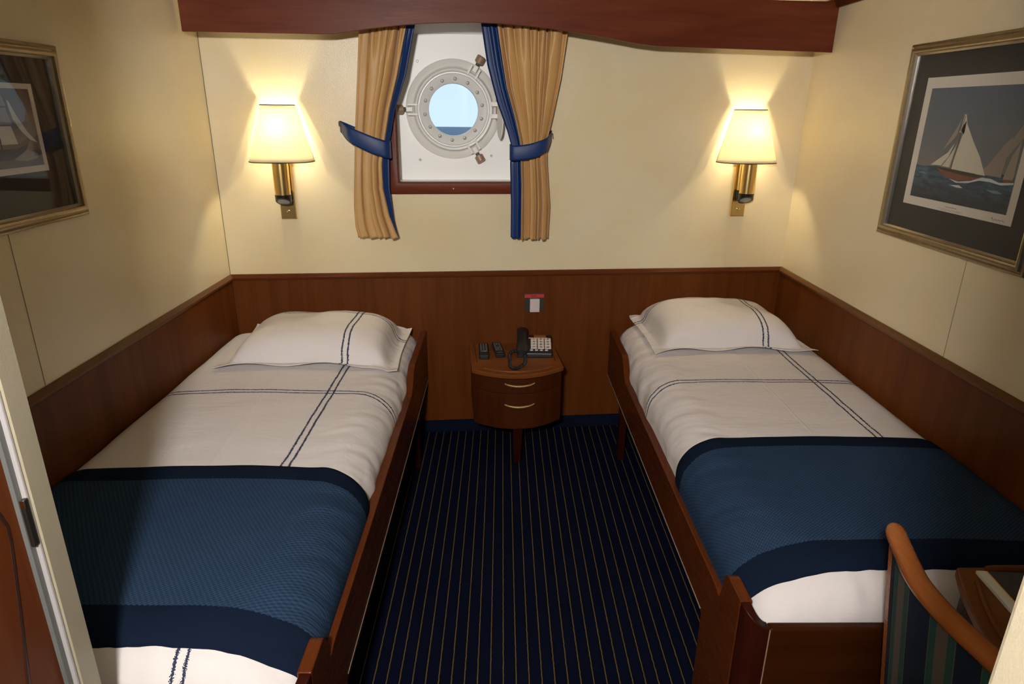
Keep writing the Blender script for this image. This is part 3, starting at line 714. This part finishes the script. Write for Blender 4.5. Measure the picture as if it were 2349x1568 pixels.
def duvet(b, lab, mat):
    base = (b.xa, b.yf, .3); zmin = .40
    xs = [(b.xa, k) for k in (.26, .22, .18, .15)]; N = 22
    A = [(0, .10 * (1 - i / 5)) for i in range(5)]       # vertical skirt: extra drop
    prof = [(0.0, e) for _, e in A] + [(d, 0) for d in [.20 * (1 - math.cos(PI / 2 * i / N)) for i in range(1, N + 1)]]
    wid = abs(b.xw - b.xa); nmid = 52
    prof += [(.20 + (wid - .27) * i / nmid, 0) for i in range(1, nmid + 1)] + [(wid - .07 * math.cos(PI / 2 * i / 6), 0) for i in range(1, 7)] + [(wid, .05)]
    NF = 16
    yp = [('f', 0, .10), ('f', 0, .05)] + [('f', .17 * (1 - math.cos(PI / 2 * i / NF)), 0) for i in range(NF + 1)]
    nm = 190; yp += [('m', i / nm, 0) for i in range(1, nm)]
    yp += [('h', .10 * math.cos(PI / 2 * i / 8), 0) for i in range(9)] + [('h', 0, .06)]
    bm = B(); V = []
    for d, ex in prof:
        x = b.xa + b.sg * d; row = []
        for m_, t, ey in yp:
            yh = yw(x) - .022
            if m_ == 'f': y = b.yf + t
            elif m_ == 'h': y = yh - t
            else: y = b.yf + .17 + (yh - .10 - b.yf - .17) * t
            hd = ell(max(0, yh - y), .10, .10)
            z = max(zmin, b.z(x, y) - ex - ey - hd)
            xo = 0
            if d < .02: xo = .008 * noise.noise(Vector((y * 11, ex * 20, 1.0))) * b.sg
            k = 0
            row.append(bm.verts.new((x + xo, y, z)))
        V.append(row)
    for i in range(len(V) - 1):
        for j in range(len(yp) - 1): bm.faces.new([V[i][j], V[i + 1][j], V[i + 1][j + 1], V[i][j + 1]])
    o = fin('duvet', bm, mat, loc=base, smooth=True, auto=0); tag(o, lab, 'duvet', 'white embroidered duvets'); return o
def blanket(b, y0, y1, lab):
    base = (b.xa, y0, .5); bm = B(); NU, NV = 90, 80
    wid = abs(b.xw - b.xa)
    def P(u, v, h=.0):
        if u < .08: d = 0; ex = .07 * (1 - u / .08)
        elif u < .34: d = .20 * (1 - math.cos(PI / 2 * (u - .08) / .26)); ex = 0
        else: d = .20 + (wid - .20) * (u - .34) / .66; ex = 0
        x = b.xa + b.sg * d
        wv = .004 * noise.noise(Vector((x * 6, 3.3, b.sg))) + .012 * (noise.noise(Vector((x * 1.7, 7.3, b.sg))))
        y = y0 + (y1 - y0) * v + wv * (1 if v > .5 else .6) + (.0)
        z = b.z(x, y) - ex
        k = 1 - u / .34 if u < .34 else 0
        up = h + .002; out = -b.sg * (h + .004) * min(1, max(0, k * 1.6))
        return (x + out, y, z + up * (1 - .6 * k))
    top = [[bm.verts.new(P(i / NU, j / NV, .007 * (1 - (2 * j / NV - 1) ** 16) + .0015)) for j in range(NV + 1)] for i in range(NU + 1)]
    bot = [[bm.verts.new(P(i / NU, j / NV, -.001)) for j in (0, NV)] for i in range(NU + 1)]
    for i in range(NU):
        for j in range(NV): bm.faces.new([top[i][j], top[i + 1][j], top[i + 1][j + 1], top[i][j + 1]])
        bm.faces.new([top[i][0], top[i + 1][0], bot[i + 1][0], bot[i][0]]); bm.faces.new([top[i][NV], top[i + 1][NV], bot[i + 1][1], bot[i][1]])
    bl = (.092, .085) if b.sg < 0 else (.082, .085)
    mat = blanket_mat('woven_blue_blanket', 0, y1 - y0, bl[0], bl[1])
    o = fin('blanket', bm, mat, loc=base, smooth=True, auto=0); tag(o, lab, 'blanket', 'blue woven blankets')
def pillow(b, cx, cy, hx, hy, lab, lines, rot=0, hgt=.138, ear=.030):
    base = (cx, cy, ZT + .01); root_loc = base
    m = emb('pillow_cotton', lines, .9)
    bm = B(); N = 56; c, s_ = math.cos(rot), math.sin(rot)
    def P(u, v, sgn):
        a, e = u * 2 - 1, v * 2 - 1; A, E = abs(a) / .86, abs(e) / .86
        bg = (max(0, 1 - A ** 4.0) * max(0, 1 - E ** 3.6)) ** .48
        pull = 1 - .035 * (1 - abs(e) ** 2) * abs(a) ** 4; pull2 = 1 - .05 * (1 - abs(a) ** 2) * abs(e) ** 4
        x = a * hx * pull; y = e * hy * pull2
        X = cx + x * c - y * s_; Y = cy + x * s_ + y * c
        Y = min(Y, yw(X) - .03)
        w_ = noise.noise(Vector((X * 6, Y * 6, 3.0 + b.sg))) * .007 + noise.noise(Vector((X * 17, Y * 13, 1.0))) * .0022
        zb = max(b.z(min(max(X, min(b.xa, b.xw)), max(b.xa, b.xw)), Y), ZT - .022) + .009
        fl = .010 * max(0, abs(e) - .8) / .2 * (1 if e < 0 else 0) * (1 + math.sin(a * 7)) + (ear * abs(a) ** 6 * e ** 6 if e > 0 else 0)
        if sgn > 0: z = zb + .006 + hgt * bg + w_ * (.3 + bg) + fl
        else: z = zb + .0 + (.0 if bg > 0 else .003) + fl
        return (X, Y, z)
    T = grid(bm, lambda u, v: P(u, v, 1), N, N); Bt = grid(bm, lambda u, v: P(u, v, -1), N, N)
    for k in range(N):
        bm.faces.new([T[k][0], T[k + 1][0], Bt[k + 1][0], Bt[k][0]]); bm.faces.new([T[k][N], T[k + 1][N], Bt[k + 1][N], Bt[k][N]])
        bm.faces.new([T[0][k], T[0][k + 1], Bt[0][k + 1], Bt[0][k]]); bm.faces.new([T[N][k], T[N][k + 1], Bt[N][k + 1], Bt[N][k]])
    o = fin('pillow', bm, m, loc=base, smooth=True, auto=50); tag(o, lab, 'pillow', 'embroidered pillows')
def bed_frame(b, lab):
    sg = b.sg; xo = b.xa - sg * .030       # outer face of rail
    xi = b.xa + sg * .002; yc = b.yf - .012                       # inside of footboard
    base = ((b.xa + b.xw) / 2, (b.yf + 3.4) / 2, 0); root = thing('bed', lab, 'bed', base, group='single mahogany beds')
    yh = yw(xo) - .012
    # side rail profile (y, z)
    def up(y0, z0, y1, z1, n=8): return [(y0 + (y1 - y0) * i / n, z0 + (z1 - z0) * smooth01(i / n)) for i in range(n + 1)]
    r = .02
    yt = b.yf + .150
    hump = [(b.yf + .02, b.zp)] + [(yt - .045 + .040 * math.sin(PI / 2 * i / 7), b.zp - .040 * (1 - math.cos(PI / 2 * i / 7))) for i in range(8)]
    vz = b.zr - .010; hz_ = b.zp - .040
    val = [(yt + .000, hz_ - .022), (yt + .006, vz + .006), (yt + .014, vz), (yt + .022, vz + .001), (yt + .036, vz + .007), (yt + .06, b.zr)]
    topl = hump + val + up(b.ysw - .14, b.zr, b.ysw + .02, b.zp + .008, 12) + [(yh, b.zp + .010)]
    zl = .325
    yleg = b.yf + .285
    botl = [(yh, zl), (yleg, zl), (yleg, zl - .012), (yleg - .008, zl - .012), (yleg - .008, .004), (b.yf + .02, .004)]
    x0, x1 = sorted((xo, xi))
    bm = B(); prism(bm, [(x0, y, z) for y, z in topl + botl], (x1 - x0, 0, 0)); fin('side_rail', bm, M_WOODY, root, bevel=.007)
    # lower edge strip
    bm = B(); a0, a1 = sorted((xo - sg * .0012, xo + sg * .004)); box(bm, (a0, yleg, zl - .002), (a1, yh, zl + .0015)); fin('edge_strip', bm, plain('edge_strip', (.35, .27, .20), .4), root)
    # rounded corner post (dark) joining rail and footboard
    R = .058; cxp, cyp = xo + sg * R, b.yf + .02; N = 14
    outer = [(cxp - sg * R * math.cos(PI / 2 * i / N), cyp - R * math.sin(PI / 2 * i / N)) for i in range(N + 1)]
    inner = [(cxp - sg * (R - .026) * math.cos(PI / 2 * i / N), cyp - (R - .026) * math.sin(PI / 2 * i / N)) for i in range(N + 1)]
    bm = B(); zf = b.zp - .035
    def zt(i): return b.zp - (b.zp - zf) * smooth01(i / N)
    vo = [(bm.verts.new((*p, .004)), bm.verts.new((*p, zt(i)))) for i, p in enumerate(outer)]; vi = [(bm.verts.new((*p, .004)), bm.verts.new((*p, zt(i)))) for i, p in enumerate(inner)]
    for i in range(N):
        bm.faces.new([vo[i][0], vo[i + 1][0], vo[i + 1][1], vo[i][1]]); bm.faces.new([vi[i][0], vi[i + 1][0], vi[i + 1][1], vi[i][1]])
        bm.faces.new([vo[i][1], vo[i + 1][1], vi[i + 1][1], vi[i][1]]); bm.faces.new([vo[i][0], vo[i + 1][0], vi[i + 1][0], vi[i][0]])
    bm.faces.new([vo[0][0], vo[0][1], vi[0][1], vi[0][0]]); bm.faces.new([vo[N][0], vo[N][1], vi[N][1], vi[N][0]])
    fin('corner_post', bm, M_DARKW, root, smooth=True, auto=40, bevel=.003)
    yfb = cyp - R                                 # outer face of footboard
    q0, q1 = sorted((cxp + sg * .0, b.xw))
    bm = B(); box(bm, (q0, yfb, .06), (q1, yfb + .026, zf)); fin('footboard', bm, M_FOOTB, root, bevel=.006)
    bm = B(); a0, a1 = sorted((cxp - sg * .001, cxp + sg * .0015)); box(bm, (a0, yfb - .0008, .06), (a1, yfb + .002, zf - .004)); fin('footboard_seam', bm, plain('seam_light', (.30, .20, .12), .4), root)
    # head legs and low slats/base
    for xx in (xo + sg * .008, b.xw - sg * .05):
        hl = yw(xx) - .43
        a0, a1 = sorted((xx, xx + sg * .035)); bm = B(); box(bm, (a0, hl, .004), (a1, hl + .055, .40)); fin('leg', bm, M_DARKW, root, bevel=.003)
    xx = b.xw - sg * .05; a0, a1 = sorted((xx, xx + sg * .035)); bm = B(); box(bm, (a0, yfb + .03, .004), (a1, yfb + .08, .38)); fin('leg', bm, M_DARKW, root, bevel=.003)
    bm = B(); q0, q1 = sorted((xi + sg * .003, b.xw - sg * .004))
    prism(bm, [(q0, b.yf + .012, .34), (q1, b.yf + .012, .34), (q1, yw(q1) - .04, .34), (q0, yw(q0) - .04, .34)], (0, 0, .03)); fin('bed_base', bm, M_DARKW, root)
    bm = B(); m0, m1 = sorted((b.xa + sg * .035, b.xw - sg * .02))
    prism(bm, [(m0, b.yf + .035, .371), (m1, b.yf + .035, .371), (m1, yw(m1) - .07, .371), (m0, yw(m0) - .07, .371)], (0, 0, .10)); fin('mattress', bm, plain('mattress_ticking', (.6, .58, .54), .9), root, bevel=.02)
bed_frame(BL, 'mahogany single bed with striped white duvet along the left wall')
bed_frame(BR, 'mahogany single bed with rounded foot corner along the right wall')
def lines_for(b, xs, ys): 
    return [('x', xs - b.xa), ('y', ys - b.yf)]
duvet(BL, 'white duvet with double dark embroidered lines on the left bed', emb('duvet_cotton_left', lines_for(BL, -.695, 2.455), 1, [('x', -.95 - BL.xa + .05, .05)]))
duvet(BR, 'white duvet with double dark embroidered lines on the right bed', emb('duvet_cotton_right', lines_for(BR, 1.355, 2.585), 1, [('x', 1.12 - BR.xa, 0.0)]))
blanket(BL, 1.135, 1.852, 'blue woven blanket with navy bands across the left bed')
blanket(BR, 1.385, 2.066, 'blue woven blanket with navy bands across the right bed')
pillow(BR, 1.115, 3.225, .395, .320, 'white pillow with dark embroidered lines at the right bed head', [('x', .165), ('y', .155)], rot=.03)
pillow(BL, -.868, 2.985, .402, .300, 'white pillow with dark embroidered lines at the left bed head', [('x', .170), ('y', .135)], rot=.02, hgt=.128, ear=.014)

# ------------------------------------------------------------------ nightstand (in the slanted wall's frame)
def N_(u, d, z):      # u along wall, d out into the room
    return W(.052 + u, -d, z)
ns = thing('nightstand', 'bow-fronted mahogany nightstand with two drawers between the beds', 'nightstand', N_(0, .25, 0))
def bow(hw, dside, bowd, n=24, u0=-1, u1=1):
    return [(hw * (u0 + (u1 - u0) * i / n), dside + bowd * (1 - (u0 + (u1 - u0) * i / n) ** 2)) for i in range(n + 1)]
def slab(bm, pts, z0, z1, back=.010): prism(bm, [(u, d, z0) for u, d in pts] + [(pts[-1][0], back, z0), (pts[0][0], back, z0)], (0, 0, z1 - z0), N_)
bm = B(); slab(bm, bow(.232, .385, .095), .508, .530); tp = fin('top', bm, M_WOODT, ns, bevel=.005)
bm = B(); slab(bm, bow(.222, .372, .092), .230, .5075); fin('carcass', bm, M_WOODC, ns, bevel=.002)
for z0, z1, hz in ((.4275, .500, .474), (.233, .4235, .362)):
    bm = B(); o_ = bow(.222, .377, .095); i_ = bow(.222, .3725, .0925)
    prism(bm, [(u, d, z0) for u, d in o_] + [(u, d, z0) for u, d in reversed(i_)], (0, 0, z1 - z0), N_); dw = fin('drawer', bm, M_WOODC, ns, bevel=.0015)
    bm = B(); pp = []
    for i in range(17):
        t = i / 8 - 1; u = .074 * t; pp.append(N_(u, .377 + .095 * (1 - (u / .222) ** 2) + .001 + .018 * (1 - t * t) ** .7, hz + .004 * t * t))
    tube(bm, pp, [(.0038 + .0018 * (1 - (i / 8 - 1) ** 2), .003 + .0035 * (1 - (i / 8 - 1) ** 2)) for i in range(17)], 10); fin('handle', bm, M_HANDLE, dw, smooth=True)
# fiddle rails
for a in (-1, 1):
    bm = B(); tube(bm, [N_(a * .208, .03, .532), N_(a * .208, .04, .534), N_(a * .208, .30, .534), N_(a * .208, .312, .532)], (.006, .0055), 10); fin('fiddle_rail', bm, M_WOODT, tp, smooth=True)
bm = B(); tube(bm, [N_(u, d, .533) for u, d in bow(.222, .352, .095, 24, -.78, .78)], (.006, .0055), 10); fin('fiddle_rail', bm, M_WOODT, tp, smooth=True)
bm = B(); c = N_(.0, .385, 0)
tube(bm, [(c[0], c[1] - .035, .230), (c[0] + .0, c[1] - .022, .12), (c[0], c[1] + .0, .004)], [(.034, .034), (.030, .030), (.022, .022)], 4, up=(1, 1, 0)); fin('front_leg', bm, M_DARKW, ns)

# ------------------------------------------------------------------ remotes
def remote(loc, rot, L_, wd, lab, style):
    root = thing('remote_control', lab, 'remote control', loc, rot, 'remote controls on the nightstand')
    bm = B(); pts = []
    for sx, sy in ((1, 1), (-1, 1), (-1, -1), (1, -1)):
        for k in range(5):
            a = {(1, 1): 0, (-1, 1): PI / 2, (-1, -1): PI, (1, -1): 3 * PI / 2}[(sx, sy)] + PI / 2 * k / 4
            pts.append((sx * (wd / 2 - .008) + .008 * math.cos(a), sy * (L_ / 2 - .008) + .008 * math.sin(a), 0))
    prism(bm, pts, (0, 0, .021)); fin('case', bm, M_BLACK, root, local=True, bevel=.003)
    r = random.Random(style); bm = B(); rows = 9; keys = []
    grey = plain('remote_key_grey', (.10, .10, .10), .5)
    for i in range(rows):
        for j in range(3):
            x = (j - 1) * wd * .27; y = L_ / 2 - .018 - i * (L_ - .065) / rows
            if style == 2 and i in (3, 4) and j == 1: continue
            box(bm, (x - .0045, y - .003, .0205), (x + .0045, y + .003, .0228))
    fin('keypad', bm, grey, root, local=True)
    if style == 1:
        for j, c in enumerate(((.35, .06, .04), (.10, .30, .08), (.60, .52, .20), (.10, .2, .45))):
            bm = B(); x = (j - 1.5) * .0095; y = -L_ / 2 + .062; box(bm, (x - .0036, y - .0022, .0205), (x + .0036, y + .0022, .0232)); fin('colour_key', bm, plain('colour_key', c, .4), root, local=True)
    else:
        bm = B(); lathe(bm, [(0, .0235), (.010, .0235), (.012, .021)], lambda a, b, h: (a, b + L_ * .1, h), 20); fin('dial_key', bm, plain('dial_key', (.05, .05, .05), .4), root, local=True)
        bm = B(); box(bm, (-.012, -L_ / 2 + .030, .0208), (.012, -L_ / 2 + .0315, .0214)); fin('logo_line', bm, plain('logo_line', (.3, .25, .18), .5), root, local=True)
    bm = B(); box(bm, (-wd / 2 + .006, -L_ / 2 + .022, .0206), (wd / 2 - .006, -L_ / 2 + .0235, .0212)); fin('ridge', bm, grey, root, local=True)
remote((-.093, 3.268, .5303), math.radians(3), .195, .052, 'black remote control with coloured keys, leftmost on the nightstand', 1)
remote((-.016, 3.285, .5303), math.radians(8), .190, .048, 'black remote control beside the telephone on the nightstand', 2)

# ------------------------------------------------------------------ telephone
ph = thing('telephone', 'black corded telephone with big white number keys on the nightstand', 'telephone', (.180, 3.290, .5303), math.radians(-2))
def slope(y): return .030 + (y + .095) / .19 * .032
bm = B(); prism(bm, [(-.095, -.095, 0), (-.095, .095, 0), (-.095, .095, .062), (-.095, .060, .060), (-.095, -.085, .030), (-.095, -.095, .022)], (.185, 0, 0)); fin('base', bm, M_BLACK, ph, local=True, bevel=.005)
def hz(y): return .030 + (y + .085) / .145 * .030
kw = .0335; white = plain('ivory_key', (.66, .60, .54), .45); ink = plain('key_ink', (.015, .015, .015), .6); salmon = plain('salmon_key', (.62, .24, .17), .45)
for i, row in enumerate(('123', '456', '789', '*0#')):
    for j, ch in enumerate(row):
        x = .012 + (j - 1) * .0372 + .0195; y = .034 - i * .0265
        bm = B(); box(bm, (-kw / 2, -.0112, 0), (kw / 2, .0112, .005)); xform(bm, lambda a, b, c: (x + a, y + b, hz(y + b) + c - .0008))
        k = fin('key', bm, white, ph, local=True, bevel=.0015)
        bm = text_bm(ch, .023, .0003); xform(bm, lambda a, b, c: (x + a, y + b, hz(y + b) + c + .0046)); fin('digit', bm, ink, k, local=True)
bm = B(); box(bm, (-.0535, .0458, 0), (.0535, .0500, .004)); xform(bm, lambda a, b, c: (a + .0195, b, hz(b) + c)); fin('key_strip', bm, salmon, ph, local=True)
for j in range(4):
    x = -.018 + j * .026; y = -.072
    bm = B(); lathe(bm, [(0, .005), (.0075, .0045), (.009, 0)], lambda a, b, h: (x + a, y + b * .62, hz(y) + h), 18); fin('round_key', bm, white, ph, local=True, smooth=True)
bm = B(); box(bm, (-.005, .058, .058), (.060, .088, .0635)); fin('label_window', bm, plain('label_amber', (.28, .13, .05), .4), ph, local=True)
# handset on the left side
bm = B(); HP = [(-.068, .125, .050), (-.068, .110, .078), (-.068, .085, .092), (-.068, .03, .088), (-.068, -.04, .070), (-.068, -.085, .056), (-.068, -.110, .040), (-.068, -.112, .020)]
tube(bm, HP, [(.010, .020), (.016, .028), (.016, .030), (.012, .027), (.012, .027), (.015, .030), (.015, .029), (.010, .022)], 16); fin('handset', bm, M_BLACK, ph, local=True, smooth=True)
bm = B(); path = []
ctrl = [(-.055, -.112, .020), (-.050, -.155, .010), (-.055, -.200, .009), (-.085, -.262, .009), (-.110, -.268, .009), (-.128, -.235, .009), (-.130, -.150, .009), (-.135, -.085, .009), (-.120, -.040, .012), (-.095, -.035, .014)]
def cat(P, t):
    n = len(P) - 1; k = min(int(t * n), n - 1); f = t * n - k; g = lambda i: Vector(P[max(0, min(n, i))])
    p0, p1, p2, p3 = g(k - 1), g(k), g(k + 1), g(k + 2)
    return .5 * (2 * p1 + (p2 - p0) * f + (2 * p0 - 5 * p1 + 4 * p2 - p3) * f * f + (3 * p1 - p0 - 3 * p2 + p3) * f ** 3)
NN = 900; turns = 62
for i in range(NN + 1):
    t = i / NN; p = cat(ctrl, t); d = (cat(ctrl, min(1, t + .002)) - cat(ctrl, max(0, t - .002))).normalized()
    s_ = d.cross(Vector((0, 0, 1))).normalized(); a = 2 * PI * turns * t; path.append(p + s_ * .0068 * math.cos(a) + Vector((0, 0, 1)) * .0068 * math.sin(a))
tube(bm, path, .0021, 5); fin('coiled_cord', bm, plain('black_cord', (.010, .010, .011), .6), ph, local=True, smooth=True)

# ------------------------------------------------------------------ switch plate
sw = thing('wall_switch', 'dark metal switch plate with white rocker and red label', 'switch', W(.179, -.010, .71))
bm = B(); box(bm, (.124, -.0125, .712), (.234, -.0092, .814), W); fin('plate', bm, plain('dark_brushed_metal', (.085, .075, .060), .35, .6), sw, bevel=.001)
bm = B(); box(bm, (.153, -.030, .711), (.206, -.0125, .785), W); fin('rocker', bm, plain('switch_white', (.60, .52, .53), .4), sw, bevel=.003)
bm = B(); box(bm, (.125, -.0133, .789), (.231, -.0125, .808), W); rl = fin('red_label', bm, plain('red_tape', (.50, .028, .030), .5), sw)
bm = text_bm('6#2', .017, .0002); xform(bm, lambda a, b, c: W(.178 + a * 1.25, -.0136 - c, .7985 + b)); fin('label_text', bm, plain('label_ink', (.10, .004, .004), .6), rl)
for a, z in ((.131, .718), (.227, .718), (.131, .8115)):
    bm = B(); lathe(bm, [(0, .0142), (.0018, .0138), (.0024, .0125)], lambda x, y, h: W(a + x, -h, z + y * .8), 10); fin('screw', bm, M_CHROME, sw, smooth=True)

# ------------------------------------------------------------------ desk with magazine
ZD = .755
dk = thing('desk', 'mahogany desk with bowed edge at the foot of the right bed', 'desk', (1.3, .84, 0))
def dbow(x0, bw, ya, yb, n=24): return [(x0 - bw * (1 - (2 * i / n - 1) ** 2), ya + (yb - ya) * i / n) for i in range(n + 1)]
bm = B(); e = dbow(1.066, .105, .43, 1.25); prism(bm, [(x, y, ZD - .026) for x, y in e] + [(XR - .012, 1.25, ZD - .026), (XR - .012, .43, ZD - .026)], (0, 0, .026)); dt_ = fin('desk_top', bm, M_WOODT, dk, bevel=.006)
bm = B(); e = dbow(1.082, .103, .445, 1.236); prism(bm, [(x, y, .60) for x, y in e] + [(1.13, 1.236, .60), (1.13, .445, .60)], (0, 0, ZD - .0265 - .60)); fin('apron', bm, M_DARKW, dk, bevel=.003)
for ya, yb in ((.445, .470), (1.211, 1.236)):
    bm = B(); box(bm, (1.10, ya, .004), (XR - .012, yb, .7284)); fin('end_panel', bm, M_DARKW, dk, bevel=.003)
bm = B(); box(bm, (XR - .035, .471, .30), (XR - .014, 1.210, .7284)); fin('back_panel', bm, M_DARKW, dk)
bm = B(); e = dbow(1.090, .104, .46, 1.22, 30)[1:-1]; tube(bm, [(x, y, ZD + .002) for x, y in e], (.006, .0055), 10); fin('fiddle_rail', bm, M_WOODT, dt_, smooth=True)
bm = B(); tube(bm, [(1.125, 1.235, ZD + .004), (1.14, 1.235, ZD + .006), (1.52, 1.235, ZD + .006)], (.008, .007), 10); fin('fiddle_rail', bm, M_WOODT, dt_, smooth=True)
# magazine
A = Vector((1.094, 1.226, ZD + .0)); d1 = (Vector((1.092, 1.115, 0)) - Vector((1.102, 1.243, 0))).normalized()
mg = thing('magazine', 'dark blue magazine with white spine edge and orange line on the desk', 'magazine', (A.x, A.y, ZD + .0005), 0)
ang = math.atan2(-d1.x * -1, 1) * 0
d1 = Vector((-.10, -1, 0)).normalized(); d2 = Vector((1, -.10, 0)).normalized()
def MG(a, b, h): p = A + d1 * b + d2 * a; return (p.x, p.y, ZD + .0005 + h)
bm = B(); box(bm, (0, 0, 0), (.215, .295, .007), MG); fin('pages', bm, plain('white_pages', (.72, .72, .68), .6), mg)
bm = B(); box(bm, (.0, 0, .0071), (.0215, .295, .0077), MG); fin('white_margin', bm, plain('margin_white', (.75, .75, .72), .35), mg)
bm = B(); box(bm, (.0216, 0, .0071), (.0245, .295, .0078), MG); fin('orange_line', bm, plain('orange', (.75, .33, .05), .4), mg)
bm = B(); box(bm, (.0246, 0, .0071), (.215, .295, .0079), MG); fin('cover', bm, plain('cover_navy', (.010, .014, .03), .18), mg)

# ------------------------------------------------------------------ chair
ZK = .925
ch = thing('desk_chair', 'wooden chair with curved top rail and blue striped upholstery at the desk', 'chair', (1.02, .88, 0))
rail_path = [(.846, 1.178), (.833, 1.151), (.810, 1.079), (.790, 1.005), (.785, .942), (.788, .889), (.795, .845), (.802, .80), (.813, .735), (.830, .67), (.852, .61)]
def rp(t): v = cat([(x, y, 0) for x, y in rail_path], t); return v
def rtan(t): return (rp(min(1, t + .01)) - rp(max(0, t - .01))).normalized()
def rz(t): return ZK - .007
def fabric_mat():
    m = NT('striped_upholstery'); at = m.n('ShaderNodeUVMap'); X = m.n('ShaderNodeSeparateXYZ'); m.t.links.new(at.outputs[0], X.inputs[0]); u = X.outputs[0]
    f = m.math('FRACT', m.math('ADD', m.math('MULTIPLY', u, 3.5), 1.17))
    navy = (.008, .018, .048); teal = (.020, .11, .10); taupe = (.16, .13, .115); beige = (.16, .14, .09)
    x = m.n('ShaderNodeValToRGB'); m.t.links.new(f, x.inputs[0]); el = x.color_ramp; el.interpolation = 'CONSTANT'
    st = [(0, navy), (.46, beige), (.475, teal), (.535, (.05, .09, .085)), (.56, teal), (.60, taupe), (.82, teal), (.86, (.05, .09, .085)), (.90, teal), (.955, beige), (.975, navy)]
    while len(el.elements) < len(st): el.elements.new(.5)
    for q, (p, c) in zip(el.elements, st): q.position = p; q.color = (*c, 1)
    wv = m.noise(m.map((600, 600, 600)), 1, 2)
    m.set(Base_Color=m.mix(m.math('MULTIPLY', wv, .5), x.outputs[0], (.02, .02, .02)), Roughness=.9, Specular_IOR_Level=.15); m.bump(wv, .4, .002); return m.m
M_FAB = fabric_mat()
bm = B(); NR = 44; P3 = [Vector((rp(i / NR).x, rp(i / NR).y, rz(i / NR))) for i in range(NR + 1)]
tube(bm, P3, [tuple(q * smooth01(.42 + .58 * min(i, NR - i) / 5.0) for q in (.0185, .0205)) for i in range(NR + 1)], 16); 
trl = fin('top_rail', bm, M_CHAIRW, ch, smooth=True, bevel=0)
def back_pt(t, z, off):     # back leans out at the top
    p = rp(t); n = Vector((rtan(t).y, -rtan(t).x, 0)).normalized()
    if n.x > 0: n = -n
    q = p - n * off + Vector(((ZK - z) * .15, 0, 0)); return Vector((q.x, q.y, z))
bm = B(); nu, nv = 60, 16; UV = bm.loops.layers.uv.new('UVMap'); sheets = []
for off in (-.004, .022):
    V = [[bm.verts.new(back_pt(.065 + .87 * i / nu, .40 + (ZK - .015 - .40) * j / nv, off)) for j in range(nv + 1)] for i in range(nu + 1)]; sheets.append(V)
    for i in range(nu):
        for j in range(nv):
            f = bm.faces.new([V[i][j], V[i + 1][j], V[i + 1][j + 1], V[i][j + 1]])
            for lp, uu in zip(f.loops, (i, i + 1, i + 1, i)): lp[UV].uv = (uu / nu, 0)
a, b2 = sheets
for i in range(nu):
    bm.faces.new([a[i][0], a[i + 1][0], b2[i + 1][0], b2[i][0]]); bm.faces.new([a[i][nv], a[i + 1][nv], b2[i + 1][nv], b2[i][nv]])
for j in range(nv):
    bm.faces.new([a[0][j], a[0][j + 1], b2[0][j + 1], b2[0][j]]); bm.faces.new([a[nu][j], a[nu][j + 1], b2[nu][j + 1], b2[nu][j]])
fin('backrest', bm, M_FAB, ch, smooth=True, auto=40)
for t in (.052, .948):
    bm = B(); tube(bm, [back_pt(t, ZK - .01, .003), back_pt(t, .70, .003), back_pt(t, .46, .003), back_pt(t, .44, .003) + Vector((0, 0, -.43))], [(.012, .016), (.012, .016), (.013, .016), (.011, .012)], 4, up=(1, .6, 0)); fin('rear_leg', bm, M_CHAIRW, ch, bevel=.003)
bm = B(); sp_ = [(.90, .66), (.88, .80), (.88, .96), (.90, 1.10), (.97, 1.14), (1.27, 1.12), (1.30, 1.09), (1.30, .67), (1.27, .64), (.97, .62)]
prism(bm, [(x, y, .41) for x, y in sp_], (0, 0, .065)); fin('seat', bm, plain('seat_navy', (.010, .02, .05), .9), ch, bevel=.02)
bm = B(); prism(bm, [(x * .97 + .03, y * .96 + .035, .365) for x, y in sp_], (0, 0, .044)); fin('seat_frame', bm, M_CHAIRW, ch, bevel=.004)
for y in (.665, 1.095):
    bm = B(); tube(bm, [(1.265, y, .366), (1.265, y, .004)], [(.018, .018), (.012, .012)], 4, up=(1, 1, 0)); fin('front_leg', bm, M_CHAIRW, ch)

# ------------------------------------------------------------------ entry ceiling lamp body (behind the camera)
el_ = thing('ceiling_lamp', 'round white ceiling lamp in the entry', 'lamp', (-.25, -.47, 2.22))
bm = B(); lathe(bm, [(0, 2.25), (.12, 2.25), (.125, 2.235), (.12, 2.225), (.10, 2.222), (0, 2.222)], lambda a, b, h: (-.25 + a, -.47 + b, h), 32); fin('lamp_body', bm, plain('lamp_white', (.8, .8, .78), .4), el_, smooth=True)

for o in bpy.data.objects:
    if '_L' in o: del o['_L']
